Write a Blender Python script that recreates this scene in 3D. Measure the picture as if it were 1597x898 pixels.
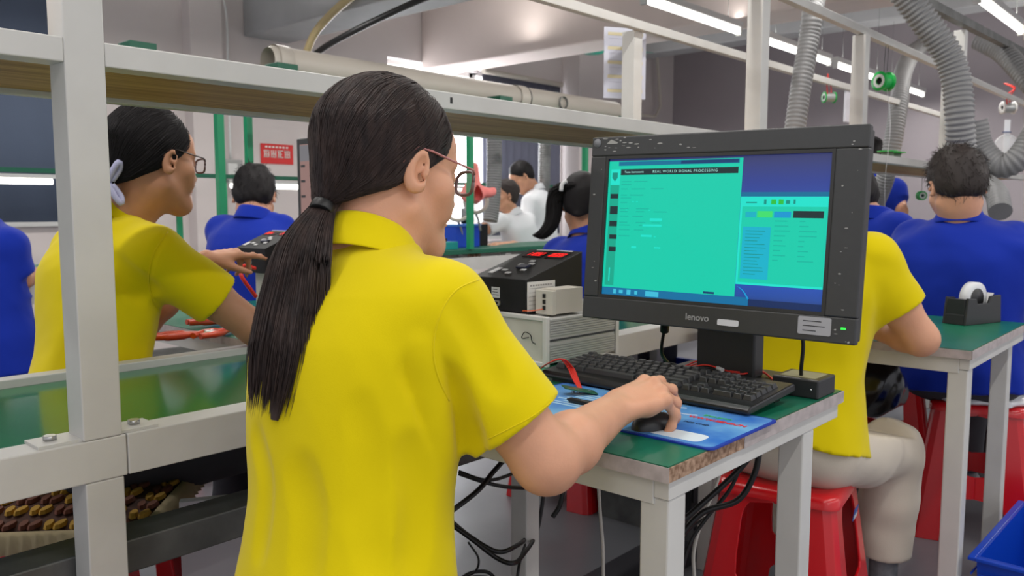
import bpy, math, random
import numpy as np
from math import sin, cos, pi, atan, atan2, radians, sqrt
from mathutils import Vector, Matrix
from mathutils.bvhtree import BVHTree

for o in list(bpy.data.objects): bpy.data.objects.remove(o, do_unlink=True)
SC = bpy.context.scene
COL = SC.collection
random.seed(7); RNG = np.random.default_rng(7)

# ------------------------------------------------------------------ camera
FPX = 1290.0; CAMH = 1.09
PITCH = atan(124 / 1285.0); YAW = radians(41.8)
FW = np.array([cos(YAW) * cos(PITCH), sin(YAW) * cos(PITCH), -sin(PITCH)])
RT = np.array([sin(YAW), -cos(YAW), 0.0]); UP = np.cross(RT, FW)
CAM = np.array([0, 0, CAMH])
cd = bpy.data.cameras.new('camera'); cam = bpy.data.objects.new('camera', cd); COL.objects.link(cam)
cd.sensor_width = 36; cd.lens = FPX / 1597 * 36; cd.clip_start = 0.03; cd.clip_end = 60
m = Matrix(((RT[0], UP[0], -FW[0], 0), (RT[1], UP[1], -FW[1], 0), (RT[2], UP[2], -FW[2], CAMH), (0, 0, 0, 1)))
cam.matrix_world = m
cd.dof.use_dof = True; cd.dof.focus_distance = 1.25; cd.dof.aperture_fstop = 9
SC.camera = cam

def ray(x, y): return FW * FPX + RT * (x - 798.5) + UP * (449 - y)
def atd(x, y, d): return CAM + ray(x, y) * (d / FPX)
def atz(x, y, z):
    r = ray(x, y); return CAM + r * ((z - CAMH) / r[2])
def aty(x, y, Y):
    r = ray(x, y); return CAM + r * (Y / r[1])
def V(*a): return np.array(a, float)

# ------------------------------------------------------------------ world and light
SC.view_settings.view_transform = 'Standard'; SC.view_settings.look = 'None'
SC.view_settings.gamma = 1; SC.view_settings.use_curve_mapping = False
SC.view_settings.exposure = -0.12
W = bpy.data.worlds.new('world'); SC.world = W; W.use_nodes = True
bg = W.node_tree.nodes['Background']; bg.inputs[0].default_value = (.93, .93, 1.0, 1); bg.inputs[1].default_value = 0.85

TUBE_W = 9.0
def area(loc, sx, sy, power, rot=(0, 0, 0), col=(1, .975, .94)):
    l = bpy.data.lights.new('area_light', 'AREA'); l.shape = 'RECTANGLE'; l.size = sx; l.size_y = sy
    l.energy = power; l.color = col
    o = bpy.data.objects.new('area_light', l); COL.objects.link(o); o.location = loc; o.rotation_euler = rot
    if rot == (0, 0, 0) and loc[2] > 2:        # a bare tube also shines up at the ceiling
        l2 = l.copy(); l2.energy = power * (.5 if loc[1] < 2 or loc[1] > 4 else .25); o2 = bpy.data.objects.new('area_light', l2); COL.objects.link(o2)
        o2.location = (loc[0], loc[1], loc[2] + .12); o2.rotation_euler = (pi, 0, 0)
    return o
LAMP_ROWS = [(-1.6, -1.3, 4), (-.15, -1.3, 5), (1.28, -1.3, 4), (2.74, -1.55, 4), (4.5, -1.3, 7)]
LX0 = {-1.6: -1.3, -.15: -1.3, 1.28: -1.3}
# daylight through the two bright windows in the back wall
area((5.6, 5.9, 1.55), 1.0, 1.1, 60, (radians(90), 0, 0), (.95, .97, 1.0))

# ------------------------------------------------------------------ materials
def lin(c):
    return tuple(((x / 255) / 12.92 if x / 255 <= .04045 else ((x / 255 + .055) / 1.055) ** 2.4) for x in c)
MATS = {}
def mat(name, rgb, rough=.5, metal=0, noise=0, nscale=20, bump=0, bscale=60, coat=0, emit=0, trans=0, alpha=1, sheen=0, spec=None, stretch=None, rgb2=None):
    if name in MATS: return MATS[name]
    M = bpy.data.materials.new(name); M.use_nodes = True; nt = M.node_tree; b = nt.nodes['Principled BSDF']
    c = lin(rgb) + (1,)
    b.inputs['Base Color'].default_value = c; b.inputs['Roughness'].default_value = rough; b.inputs['Metallic'].default_value = metal
    if spec is not None: b.inputs['Specular IOR Level'].default_value = spec
    if coat: b.inputs['Coat Weight'].default_value = coat; b.inputs['Coat Roughness'].default_value = .15
    if sheen: b.inputs['Sheen Weight'].default_value = sheen; b.inputs['Sheen Roughness'].default_value = .4
    if trans: b.inputs['Transmission Weight'].default_value = trans; b.inputs['IOR'].default_value = 1.3
    if alpha < 1: b.inputs['Alpha'].default_value = alpha
    if emit: b.inputs['Emission Color'].default_value = c; b.inputs['Emission Strength'].default_value = emit
    tc = nt.nodes.new('ShaderNodeTexCoord'); mp = nt.nodes.new('ShaderNodeMapping'); nt.links.new(tc.outputs['Object'], mp.inputs[0])
    if stretch: mp.inputs['Scale'].default_value = stretch
    if noise or rgb2:
        n = nt.nodes.new('ShaderNodeTexNoise'); n.inputs['Scale'].default_value = nscale; n.inputs['Detail'].default_value = 5
        nt.links.new(mp.outputs[0], n.inputs[0])
        r = nt.nodes.new('ShaderNodeValToRGB'); nt.links.new(n.outputs[0], r.inputs[0])
        a = lin(rgb2) if rgb2 else tuple(x * (1 - noise) for x in c[:3])
        r.color_ramp.elements[0].position = .35; r.color_ramp.elements[1].position = .65
        r.color_ramp.elements[0].color = a + (1,); r.color_ramp.elements[1].color = c
        nt.links.new(r.outputs[0], b.inputs['Base Color'])
    if bump:
        n2 = nt.nodes.new('ShaderNodeTexNoise'); n2.inputs['Scale'].default_value = bscale; n2.inputs['Detail'].default_value = 4
        nt.links.new(mp.outputs[0], n2.inputs[0])
        bp = nt.nodes.new('ShaderNodeBump'); bp.inputs['Strength'].default_value = bump; bp.inputs['Distance'].default_value = .01
        nt.links.new(n2.outputs[0], bp.inputs['Height']); nt.links.new(bp.outputs[0], b.inputs['Normal'])
    MATS[name] = M; return M

WHITE = mat('white_frame_paint', (206, 205, 200), .38, noise=.08, nscale=9)
WHITE2 = mat('white_frame_side', (200, 202, 202), .42, bump=.3, bscale=220)
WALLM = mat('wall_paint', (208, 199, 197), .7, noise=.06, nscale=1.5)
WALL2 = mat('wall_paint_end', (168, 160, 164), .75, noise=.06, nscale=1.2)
CEIL = mat('ceiling_paint', (176, 172, 169), .8, noise=.12, nscale=1.0)
BEAM = mat('beam_paint', (176, 177, 178), .8, noise=.12, nscale=3)
FLOOR = mat('floor_epoxy', (126, 128, 134), .28, noise=.16, nscale=2.2, bump=.05, bscale=12)
FLOOR2 = mat('floor_paint_dark', (66, 66, 72), .35, noise=.2, nscale=4)
WOOD = mat('shelf_plywood', (196, 154, 98), .55, stretch=(1.2, 26, 26), nscale=3, rgb2=(156, 116, 66))
GREEN = mat('green_mat', (22, 112, 84), .32, noise=.2, nscale=6, spec=.5)
GREENGL = mat('green_gloss_mat', (4, 118, 66), .14, noise=.15, nscale=5, spec=.35)
GREENP = mat('green_frame_paint', (22, 138, 92), .4)
GREEND = mat('green_bracket', (12, 92, 68), .45)
CHIP = mat('chipboard_edge', (176, 146, 122), .8, nscale=130, rgb2=(118, 88, 66))
EDGEB = mat('worn_edge_band', (186, 176, 174), .55, nscale=45, noise=.25)
STEEL = mat('galvanised_steel', (112, 114, 112), .5, .5, noise=.35, nscale=14)
BLACKP = mat('black_plastic', (40, 41, 42), .42)
BLACKM = mat('monitor_plastic', (52, 53, 53), .42, noise=.08, nscale=60)
BLACKI = mat('monitor_inner_bezel', (38, 38, 37), .5)
BLACKB = mat('black_metal_box', (22, 22, 24), .5, spec=.3, noise=.2, nscale=30)
KEYM = mat('keyboard_key', (42, 43, 44), .38)
KEYB = mat('keyboard_body', (30, 30, 31), .3)
GREYC = mat('light_grey_case', (196, 192, 180), .45, noise=.05, nscale=12)
GREYR = mat('ribbed_aluminium', (176, 176, 172), .5, .2)
RED = mat('red_plastic', (206, 16, 26), .25, coat=.3)
BLUEP = mat('blue_plastic', (8, 66, 186), .3)
YEL = mat('yellow_polo', (218, 197, 2), .85, bump=.12, bscale=900, sheen=.15, spec=.15)
BLUE = mat('blue_polo', (22, 48, 158), .85, bump=.12, bscale=700, sheen=.15, spec=.15)
WSH = mat('white_shirt_cloth', (226, 228, 232), .85, sheen=.15, spec=.15)
SKIN = mat('skin', (212, 156, 124), .5, noise=.07, nscale=30, bump=.05, bscale=260)
SKIN2 = mat('skin_tan', (190, 136, 104), .5, noise=.08, nscale=30)
for s_ in (SKIN, SKIN2):
    b_ = s_.node_tree.nodes['Principled BSDF']; b_.inputs['Subsurface Weight'].default_value = .12
    b_.inputs['Subsurface Radius'].default_value = (.01, .004, .002)
HAIR = mat('dark_brown_hair', (62, 48, 44), .5, spec=.35, stretch=(1, 1, .25), nscale=90, rgb2=(40, 31, 30))
HAIRB = mat('black_hair', (30, 27, 28), .58, spec=.22)
BEIGE = mat('beige_trousers', (206, 196, 180), .85, bump=.1, bscale=400)
DARKT = mat('dark_trousers', (64, 64, 70), .85)
SHOE = mat('grey_shoe', (120, 122, 126), .7, nscale=60, noise=.3)
HOSE = mat('grey_flexible_hose', (136, 136, 136), .5, .15, noise=.1, nscale=8)
PVC = mat('white_pvc_pipe', (208, 200, 188), .45)
CABLE = mat('black_cable', (16, 16, 17), .45)
WCABLE = mat('white_cable', (190, 186, 178), .5)
RWIRE = mat('red_wire', (214, 46, 34), .4)
OWIRE = mat('orange_wire', (226, 96, 40), .4)
ORANGE = mat('orange_handle', (204, 70, 32), .3, coat=.3)
PAPER = mat('paper', (222, 220, 214), .7, noise=.03, nscale=60)
INK = mat('ink', (60, 60, 62), .8)
INKL = mat('faint_ink', (150, 148, 144), .8)
LABW = mat('white_sticker', (206, 206, 206), .5)
SILV = mat('silver_metal', (190, 190, 190), .3, .9)
TUBE = mat('fluorescent_tube', (255, 252, 245), .3, emit=6)
TUBEF = mat('fluorescent_fitting', (200, 200, 198), .5)
GLOW = mat('bright_window_daylight', (250, 252, 255), .5, emit=2.2)
BLIND = mat('blue_grey_blind', (92, 104, 126), .8, noise=.06, nscale=2)
BLIND2 = mat('grey_blue_panel', (104, 106, 124), .8, noise=.06, nscale=2)
LED = mat('red_led_digit', (255, 22, 18), .4, emit=1.3)
LEDBG = mat('led_window', (30, 5, 7), .55, spec=.2)
GLED = mat('green_led', (40, 230, 60), .4, emit=2)
CLEAR = mat('clear_plastic', (235, 238, 240), .1, alpha=.28)
LENS = mat('spectacle_lens', (230, 235, 240), .05, alpha=.18)
LEAFP = mat('plastic_bag_white', (222, 222, 224), .3, coat=.3)
CARD = mat('cardboard', (170, 124, 84), .8)
TEAL = mat('teal_fan_paint', (8, 120, 100), .35)
REDN = mat('red_notice_print', (208, 40, 40), .6)
GREYB = mat('grey_switch_box', (150, 150, 148), .6)

# ------------------------------------------------------------------ object helpers
def link(o, parent=None):
    COL.objects.link(o)
    if parent is not None: o.parent = parent
    return o
def tag(o, label=None, cat=None, group=None, kind=None):
    if label: o['label'] = label
    if cat: o['category'] = cat
    if group: o['group'] = group
    if kind: o['kind'] = kind
    return o
def thing(name, label, cat, loc=(0, 0, 0), rz=0, group=None, rot=None):
    o = bpy.data.objects.new(name, None); o.empty_display_size = .05; link(o)
    o.location = tuple(loc); o.rotation_euler = rot or (0, 0, rz)
    return tag(o, label, cat, group)
def plabel(o, t): o['label'] = t; return o

class MB:
    def __init__(s): s.v = []; s.f = []; s.smooth = []
    def add(s, vs, fs, smooth=False):
        n = len(s.v); s.v += [tuple(map(float, q)) for q in vs]
        s.f += [tuple(i + n for i in f) for f in fs]; s.smooth += [smooth] * len(fs); return s
    def box(s, x0, x1, y0, y1, z0, z1):
        vs = [(x, y, z) for z in (z0, z1) for y in (y0, y1) for x in (x0, x1)]
        return s.add(vs, [(0, 2, 3, 1), (4, 5, 7, 6), (0, 1, 5, 4), (2, 6, 7, 3), (0, 4, 6, 2), (1, 3, 7, 5)])
    def cbox(s, c, size):
        return s.box(c[0] - size[0] / 2, c[0] + size[0] / 2, c[1] - size[1] / 2, c[1] + size[1] / 2, c[2] - size[2] / 2, c[2] + size[2] / 2)
    def bar(s, a, b, w, h, up=(0, 0, 1)):
        a = V(*a); b = V(*b); d = (b - a); d /= np.linalg.norm(d); u = V(*up); sd = np.cross(d, u); sd /= np.linalg.norm(sd); u = np.cross(sd, d)
        vs = [p + sd * w / 2 * i + u * h / 2 * j for p in (a, b) for i, j in ((-1, -1), (1, -1), (1, 1), (-1, 1))]
        return s.add(vs, [(0, 3, 2, 1), (4, 5, 6, 7), (0, 1, 5, 4), (1, 2, 6, 5), (2, 3, 7, 6), (3, 0, 4, 7)])
    def tube(s, path, r, n=8, cap=True):
        P = np.array(path, float); k = len(P); rr = np.full(k, r) if np.isscalar(r) else np.array(r, float)
        T = np.gradient(P, axis=0); T /= np.linalg.norm(T, axis=1)[:, None] + 1e-12
        u = np.cross(T[0], (0, 0, 1.0)); u = u if np.linalg.norm(u) > .1 else np.cross(T[0], (1.0, 0, 0)); u /= np.linalg.norm(u)
        vs = []
        for i in range(k):
            u = u - T[i] * (u @ T[i]); u /= np.linalg.norm(u) + 1e-12; w = np.cross(T[i], u)
            for j in range(n):
                a = 2 * pi * j / n; vs.append(P[i] + rr[i] * (u * cos(a) + w * sin(a)))
        fs = [(i * n + j, i * n + (j + 1) % n, (i + 1) * n + (j + 1) % n, (i + 1) * n + j) for i in range(k - 1) for j in range(n)]
        s.add(vs, fs, True)
        if cap:
            b = len(s.v) - k * n; s.f += [tuple(b + j for j in range(n))[::-1], tuple(b + (k - 1) * n + j for j in range(n))]; s.smooth += [False, False]
        return s
    def cyl(s, a, b, r, n=20, r2=None): return s.tube([a, b], [r, r if r2 is None else r2], n)
    def lathe(s, prof, n=24, c=(0, 0, 0), axis='z'):
        vs = []
        for (r, z) in prof:
            for j in range(n):
                a = 2 * pi * j / n; p = (r * cos(a), r * sin(a), z)
                if axis == 'y': p = (p[0], p[2], p[1])
                if axis == 'x': p = (p[2], p[0], p[1])
                vs.append((p[0] + c[0], p[1] + c[1], p[2] + c[2]))
        fs = [(i * n + j, i * n + (j + 1) % n, (i + 1) * n + (j + 1) % n, (i + 1) * n + j) for i in range(len(prof) - 1) for j in range(n)]
        return s.add(vs, fs, True)
    def prism(s, poly, y0, y1):      # polygon in x,z extruded in y
        n = len(poly); vs = [(x, y0, z) for x, z in poly] + [(x, y1, z) for x, z in poly]
        return s.add(vs, [tuple(range(n)), tuple(range(2 * n - 1, n - 1, -1))] + [(i, i + n, (i + 1) % n + n, (i + 1) % n) for i in range(n)])
    def rrect(s, cx, cz, w, h, r, y0, y1, n=5):
        pts = []
        for (sx, sz, a0) in ((1, 1, 0), (-1, 1, 90), (-1, -1, 180), (1, -1, 270)):
            for i in range(n + 1):
                a = radians(a0 + 90 * i / n); pts.append((cx + sx * (w / 2 - r) + r * cos(a), cz + sz * (h / 2 - r) + r * sin(a)))
        return s.prism(pts, y0, y1)
    def obj(s, name, material, parent=None, bevel=0, offset=None, seg=2):
        me = bpy.data.meshes.new(name); vs = s.v
        if offset is not None: vs = [(x - offset[0], y - offset[1], z - offset[2]) for x, y, z in vs]
        me.from_pydata(vs, [], s.f); me.polygons.foreach_set('use_smooth', s.smooth); me.materials.append(material); me.update()
        import bmesh
        bm = bmesh.new(); bm.from_mesh(me); bmesh.ops.recalc_face_normals(bm, faces=bm.faces); bm.to_mesh(me); bm.free()
        o = bpy.data.objects.new(name, me); link(o, parent)
        if bevel:
            mo = o.modifiers.new('b', 'BEVEL'); mo.width = bevel; mo.segments = seg; mo.limit_method = 'ANGLE'; mo.angle_limit = radians(40)
        return o
def text(name, body, size, material, parent, mtx, align='LEFT', ext=0.0002, bold=0, sx=1, space=1):
    c = bpy.data.curves.new(name, 'FONT'); c.body = body; c.size = size; c.extrude = ext; c.align_x = align; c.align_y = 'CENTER'; c.offset = bold; c.space_character = space
    c.materials.append(material); o = bpy.data.objects.new(name, c); link(o, parent)
    dg = bpy.context.evaluated_depsgraph_get(); me = bpy.data.meshes.new_from_object(o.evaluated_get(dg)); me.name = name
    bpy.data.objects.remove(o, do_unlink=True); bpy.data.curves.remove(c)
    if not me.materials: me.materials.append(material)
    o = bpy.data.objects.new(name, me); link(o, parent)
    o.matrix_local = mtx @ Matrix.Diagonal((sx, 1, 1, 1)); return o
def frame_m(o, x, y):   # matrix whose x and y axes are given
    x = Vector(x).normalized(); y = Vector(y).normalized(); z = x.cross(y)
    return Matrix(((x.x, y.x, z.x, o[0]), (x.y, y.y, z.y, o[1]), (x.z, y.z, z.z, o[2]), (0, 0, 0, 1)))
def dup(root, label=None, loc=None, rz=None, group=None):
    r = root.copy(); COL.objects.link(r)
    if loc is not None: r.location = tuple(loc)
    if rz is not None: r.rotation_euler.z = rz
    if label: r['label'] = label
    if group: r['group'] = group
    for ch in list(root.children):
        c = ch.copy(); COL.objects.link(c); c.parent = r
        for g in ch.children:
            d = g.copy(); COL.objects.link(d); d.parent = c
    return r
def struct(name, mb, material, bevel=0):
    o = mb.obj(name, material, None, bevel); o['kind'] = 'structure'; return o
def spline(pts, n=40):
    P = [V(*p) for p in pts]; P = [2 * P[0] - P[1]] + P + [2 * P[-1] - P[-2]]; out = []; k = len(P) - 3; m_ = max(2, n // k)
    for i in range(k):
        for j in range(m_ + (i == k - 1)):
            t = j / m_; a, b, c, d = P[i:i + 4]
            out.append(.5 * ((2 * b) + (c - a) * t + (2 * a - 5 * b + 4 * c - d) * t * t + (3 * b - a - 3 * c + d) * t ** 3))
    return np.array(out)

# ------------------------------------------------------------------ the setting
YW, XE, ZC = 6.0, 10.0, 3.25
struct('floor', MB().box(-2.5, XE + .2, -3.2, YW + .2, -.1, 0), FLOOR)
for i, (x0, x1, y0, y1) in enumerate([(1.75, 3.3, 1.22, 1.42), (2.75, 6.5, .92, 1.2), (2.5, 9, 2.6, 2.75), (-1, 9, 4.75, 4.95)]):
    struct('trim_%d' % (i + 1), MB().box(x0, x1, y0, y1, 0, .0015), FLOOR2)
struct('ceiling', MB().box(-2.5, XE + .2, -3.2, YW + .2, ZC, ZC + .1), CEIL)
# back wall with window openings: (x0,x1,z0,z1)
holes = [(-.6, 2.16, 1.0, 2.62), (5.0, 6.2, .95, 2.47), (6.2, 7.55, .75, 2.5)]
w = MB(); xs = -2.5
for (a, b, c, d) in holes:
    if a > xs: w.box(xs, a, YW, YW + .2, 0, ZC)
    w.box(a, b, YW, YW + .2, 0, c); w.box(a, b, YW, YW + .2, d, ZC); xs = b
w.box(xs, XE + .2, YW, YW + .2, 0, ZC)
struct('wall_back', w, WALLM)
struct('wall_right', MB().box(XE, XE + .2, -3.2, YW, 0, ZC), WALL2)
struct('trim_5', MB().box(7.57, 8.25, YW - .25, YW, 0, ZC), WALLM)          # pilaster
struct('trim_6', MB().box(3.05, 3.3, YW - .12, YW, 0, ZC), WALLM)           # pilaster at the beam
for i, (a, b, c, d) in enumerate(holes):
    wn = struct('window_%d' % (i + 1), MB().box(a, b, YW + .16, YW + .19, c, d), GLOW)
    f = MB(); t = .045
    for (p, q, r_, s_) in ((a, b, c, c + t), (a, b, d - t, d), (a, a + t, c, d), (b - t, b, c, d), ((a + b) / 2 - t / 2, (a + b) / 2 + t / 2, c, d)):
        f.box(p, q, YW + .09, YW + .13, r_, s_)
    f.obj('window_frame', mat('window_frame_paint', (220, 214, 210), .5), wn)
def blind(a, b, c, d, m_, label):
    t = thing('roller_blind', label, 'blind', ((a + b) / 2, YW - .03, c), group=None)
    mb = MB(); n = 60; vs = []; 
    for i in range(n + 1):
        x = a + (b - a) * i / n - (a + b) / 2; y = .006 * sin(i * 1.1)
        vs += [(x, y, 0), (x, y, d - c)]
    mb.add(vs, [(2 * i, 2 * i + 2, 2 * i + 3, 2 * i + 1) for i in range(n)], True)
    o = mb.obj('blind_fabric', m_, t); so = o.modifiers.new('s', 'SOLIDIFY'); so.thickness = .004
    MB().cyl((-(b - a) / 2, -.02, d - c + .02), ((b - a) / 2, -.02, d - c + .02), .028, 14).obj('roller', PVC, t)
    MB().box(-(b - a) / 2, (b - a) / 2, -.012, .012, -.03, .0).obj('bottom_rail', TUBEF, t)
blind(-.7, 2.2, 1.0, 2.6, BLIND, 'wide blue-grey roller blind on the back wall at the far left')
blind(6.22, 7.5, .8, 2.46, BLIND2, 'grey-blue roller blind behind the two men in white shirts')
# ceiling beams running away from the camera
for i, (x0, x1, z0, y0) in enumerate([(3.55, 3.95, 2.43, -3.2), (5.42, 5.80, 2.40, -3.2), (8.5, 8.8, 2.9, -3.2)]):
    struct('trim_%d' % (7 + i), MB().box(x0, x1, y0, YW, z0, ZC), BEAM if i != 1 else mat('beam_paint_light', (216, 202, 196), .8, noise=.06, nscale=2), .015)

# ------------------------------------------------------------------ tube lamps
def tube_fixture(x, y, z=2.3, L=1.18, label='', group='fluorescent tube lamps hung along the ceiling', src=[None]):
    if src[0] is None:
        t = thing('tube_lamp', label, 'lamp', (x, y, z), group=group)
        MB().cyl((0, 0, 0), (L, 0, 0), .016, 12).obj('tube', TUBE, t)
        MB().box(-.02, L + .02, -.028, .028, .028, .07).obj('fitting', TUBEF, t, .004)
        MB().box(-.02, 0, -.02, .02, -.025, .03).obj('lamp_holder', TUBEF, t); MB().box(L, L + .02, -.02, .02, -.025, .03).obj('lamp_holder', TUBEF, t)
        for hx in (.15, L - .15): MB().cyl((hx, 0, .07), (hx, 0, ZC - 2.3), .0015, 6).obj('hanger_wire', STEEL, t)
        src[0] = t
    else: t = dup(src[0], label, (x, y, z), 0, group)
    area((x + L / 2, y, z - .03), L, .03, TUBE_W)
    return t
k = 0
lamp_lab = ['tube lamp of the long right-hand row, %s from the camera' % s for s in ('nearest', 'second', 'third', 'fourth', 'fifth', 'sixth')]
for i, x in enumerate([4.22, 5.72, 6.66, 7.9, 8.75]):
    pass
for i, (x, L) in enumerate([(-1.3, 1), (.1, 1), (1.5, 1), (2.85, 1), (4.23, 1), (5.86, 1), (7.2, 1), (8.5, 1)]):
    if x < 4: area((x + .6, 2.74, 2.28), 1.18, .06, TUBE_W)
    else: tube_fixture(x, 2.74, 2.3, label='glowing ceiling tube lamp, %s of the long row above the middle aisle' % ('nearest', 'second nearest', 'third', 'farthest')[i - 4])
for i, x in enumerate([-1.3, .2, 1.7, 3.3, 5.5, 6.9, 8.2]):
    if x < 4.5: area((x + .6, 1.28, 2.28), 1.18, .06, TUBE_W)
    else: tube_fixture(x, 1.28, 2.3, label='glowing ceiling tube lamp at the top right, %s of its row' % ('nearest', 'middle one', 'farthest')[i - 4])
for y in (-.2, -1.7):
    for x in (-1.3, .2, 1.7, 3.3, 5.0, 7.0): area((x + .6, y, 2.28), 1.18, .06, TUBE_W)  # unseen lamp rows out of frame, added for lighting; no fittings built
for y in (4.6,):
    for x in (-.6, 1.0, 2.3, 4.3, 6.6): area((x + .5, y, 2.35), 1.0, .06, TUBE_W * 1.5)  # unseen lamps added to brighten the back of the room, without fittings

# ------------------------------------------------------------------ long white bench row with shelf
FY, RY = 1.26, 1.74      # front and rear post lines
BZ = .755
def post(x, y, z0, z1, label, group='posts of the long white bench row', foot=True):
    t = thing('bench_post', label, 'post', (x, y, z0), group=group)
    MB().box(-.0275, .0275, -.0275, .0275, 0, z1 - z0).obj('upright', WHITE, t, .002)
    if foot:
        f = MB().box(-.085, .085, -.02, .034, BZ - z0, BZ - z0 + .004)
        f.obj('foot_bracket', WHITE, t)
        for bx_ in (-.06, .06): MB().cyl((bx_, .008, BZ - z0 + .004), (bx_, .008, BZ - z0 + .011), .009, 6).obj('bolt', SILV, t)
    return t
TOPZ = 1.80
post(.483, FY + .0, BZ + .0005, 2.0, 'thick white post in the left foreground crossing the whole frame', None)
post(2.63, FY, BZ + .0005, TOPZ, 'white post rising behind the top of the big monitor')
post(3.58, FY, BZ + .0005, TOPZ, 'white post beside the red-corded green solder spool')
post(4.9, FY, BZ + .0005, TOPZ, 'slim white post at the left of the fat grey hose')
post(aty(985, 150, RY + .035)[0], RY + .035, 0, 1.744, 'rear white post that crosses the hanging paper sheet', foot=False)
# shelf
sh = thing('overhead_shelf', 'long white-edged plywood shelf running above the benches', 'shelf', (2.5, FY, 1.29))
def off(mb, c): return dict(offset=c)
SX0, SX1 = -.8, 7.0
c0 = (2.5, FY, 1.29)
MB().box(SX0, .4555, FY - .0275, FY + .0175, 1.290, 1.324).box(.5105, SX1, FY - .0275, FY + .0175, 1.290, 1.324).obj('front_rail', WHITE, sh, .002, c0)
MB().box(SX0, SX1, 1.64, 1.668, 1.290, 1.324).obj('rear_rail', WHITE, sh, .002, c0)
MB().box(SX0, SX1, FY + .0185, 1.639, 1.299, 1.317).obj('shelf_board', WOOD, sh, 0, c0)
MB().box(1.19, 1.196, FY - .0285, FY - .0275, 1.302, 1.314).obj('slot', CABLE, sh, 0, c0)
# top rails
o = MB().box(2.2, 7.2, -.015, .015, -.016, .016).obj('top_rail', WHITE, None, .002); o.location = (0, FY, TOPZ + .02); tag(o, 'white top rail above the shelf from which the spools hang', 'rail')
o = MB().box(.6, 7.2, -.015, .015, -.016, .016).obj('top_rail', WHITE, None, .002); o.location = (0, RY, 1.76); tag(o, 'white rear top rail passing behind the hanging paper sheet', 'rail')
# bench body
bt = thing('work_bench', 'long white-framed bench with glossy green top beside the ponytailed person', 'bench', (1.5, 1.5, 0)); c0 = (1.5, 1.5, 0)
MB().box(-.9, .516, FY - .028, FY + .03, BZ - .062, BZ).obj('front_rail', WHITE, bt, .002, c0)
MB().box(.5175, 4.9, FY - .028, FY + .03, BZ - .062, BZ).obj('front_rail', WHITE, bt, .002, c0)
MB().box(-.9, 4.9, FY + .031, 1.735, BZ - .016, BZ - .004).obj('green_top', GREENGL, bt, 0, c0)
MB().box(-.9, 4.9, 1.736, 1.775, BZ - .05, BZ + .012).obj('rear_rail', WHITE, bt, .002, c0)
for x in (.483 - .0275, 2.63 - .0275, 3.58 - .0275, 4.83): MB().box(x, x + .055, FY - .0275, FY + .0275, 0, BZ - .0625).obj('leg', WHITE, bt, .002, c0)
for x in (-.6, 1.6, 2.75, 3.7):
    MB().box(x, x + .045, 1.70, 1.735, 0, BZ - .05).obj('leg', WHITE, bt, .002, c0)
fb = thing('foot_rail', 'worn dark steel crossbar under the white bench at lower left', 'rail', (0, 1.34, .535))
MB().box(-.9, 1.7, -.04, .04, -.025, .03).obj('channel', STEEL, fb, .003)

# ------------------------------------------------------------------ desks
def desk(name_label, x0, x1, y0, y1, legs, chip_split=None):
    t = thing('work_desk', name_label, 'desk', ((x0 + x1) / 2, (y0 + y1) / 2, 0), group=None); c = ((x0 + x1) / 2, (y0 + y1) / 2, 0)
    MB().box(x0 + .003, x1 - .003, y0 + .003, y1 - .003, BZ - .002, BZ).obj('green_mat', GREEN, t, 0, c)
    MB().box(x0 + .001, x1 - .001, y0 + .001, y1 - .001, BZ - .022, BZ - .0022).obj('desk_board', CHIP, t, 0, c)
    MB().box(x0, x0 + .0009, y0, y1, BZ - .022, BZ - .001).obj('edge_band', EDGEB, t, 0, c)
    if chip_split: MB().box(chip_split, x1, y0 - .0003, y0 + .0008, BZ - .022, BZ - .001).obj('edge_band', EDGEB, t, 0, c)
    ap = MB().box(x0 + .012, x1 - .01, y0 + .006, y0 + .03, BZ - .05, BZ - .0225).box(x0 + .012, x1 - .01, y1 - .03, y1 - .006, BZ - .05, BZ - .0225)
    ap.box(x0 + .012, x0 + .03, y0 + .03, y1 - .03, BZ - .06, BZ - .0225).box(x1 - .03, x1 - .01, y0 + .03, y1 - .03, BZ - .06, BZ - .0225)
    ap.obj('apron', WHITE, t, .0015, c)
    for (lx, ly) in legs:
        MB().box(lx, lx + .045, ly, ly + .045, 0, BZ - .0505).obj('leg', WHITE, t, .003, c)
    return t
desk('green-topped desk with chipped edge under the keyboard and mouse pad', .915, 1.53, .545, 1.22, [(.93, .553), (1.37, .553), (1.31, 1.13), (.93, 1.16)], 1.13)
desk('green-topped desk holding the black tape dispenser', 2.16, 2.80, .475, 1.2, [(2.175, .485), (2.70, .50), (2.175, 1.15), (2.72, 1.15)], 2.16)

# ------------------------------------------------------------------ big monitor
TL, TR, BR, BL = V(1.353, 1.009, 1.23), V(1.395, .479, 1.226), V(1.362, .464, .867), V(1.33, .983, .872)
cen = (TL + TR + BR + BL) / 4
mx = ((TR - TL) + (BR - BL)); mx /= np.linalg.norm(mx); mz = ((TL - BL) + (TR - BR)); mz -= mx * (mz @ mx); mz /= np.linalg.norm(mz); my = np.cross(mz, mx)
MWm, MHm = .528, .360
mon = thing('computer_monitor', 'large scuffed black monitor with a teal program window on screen', 'monitor')
mon.matrix_world = Matrix(((mx[0], my[0], mz[0], cen[0]), (mx[1], my[1], mz[1], cen[1]), (mx[2], my[2], mz[2], cen[2]), (0, 0, 0, 1)))
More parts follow.
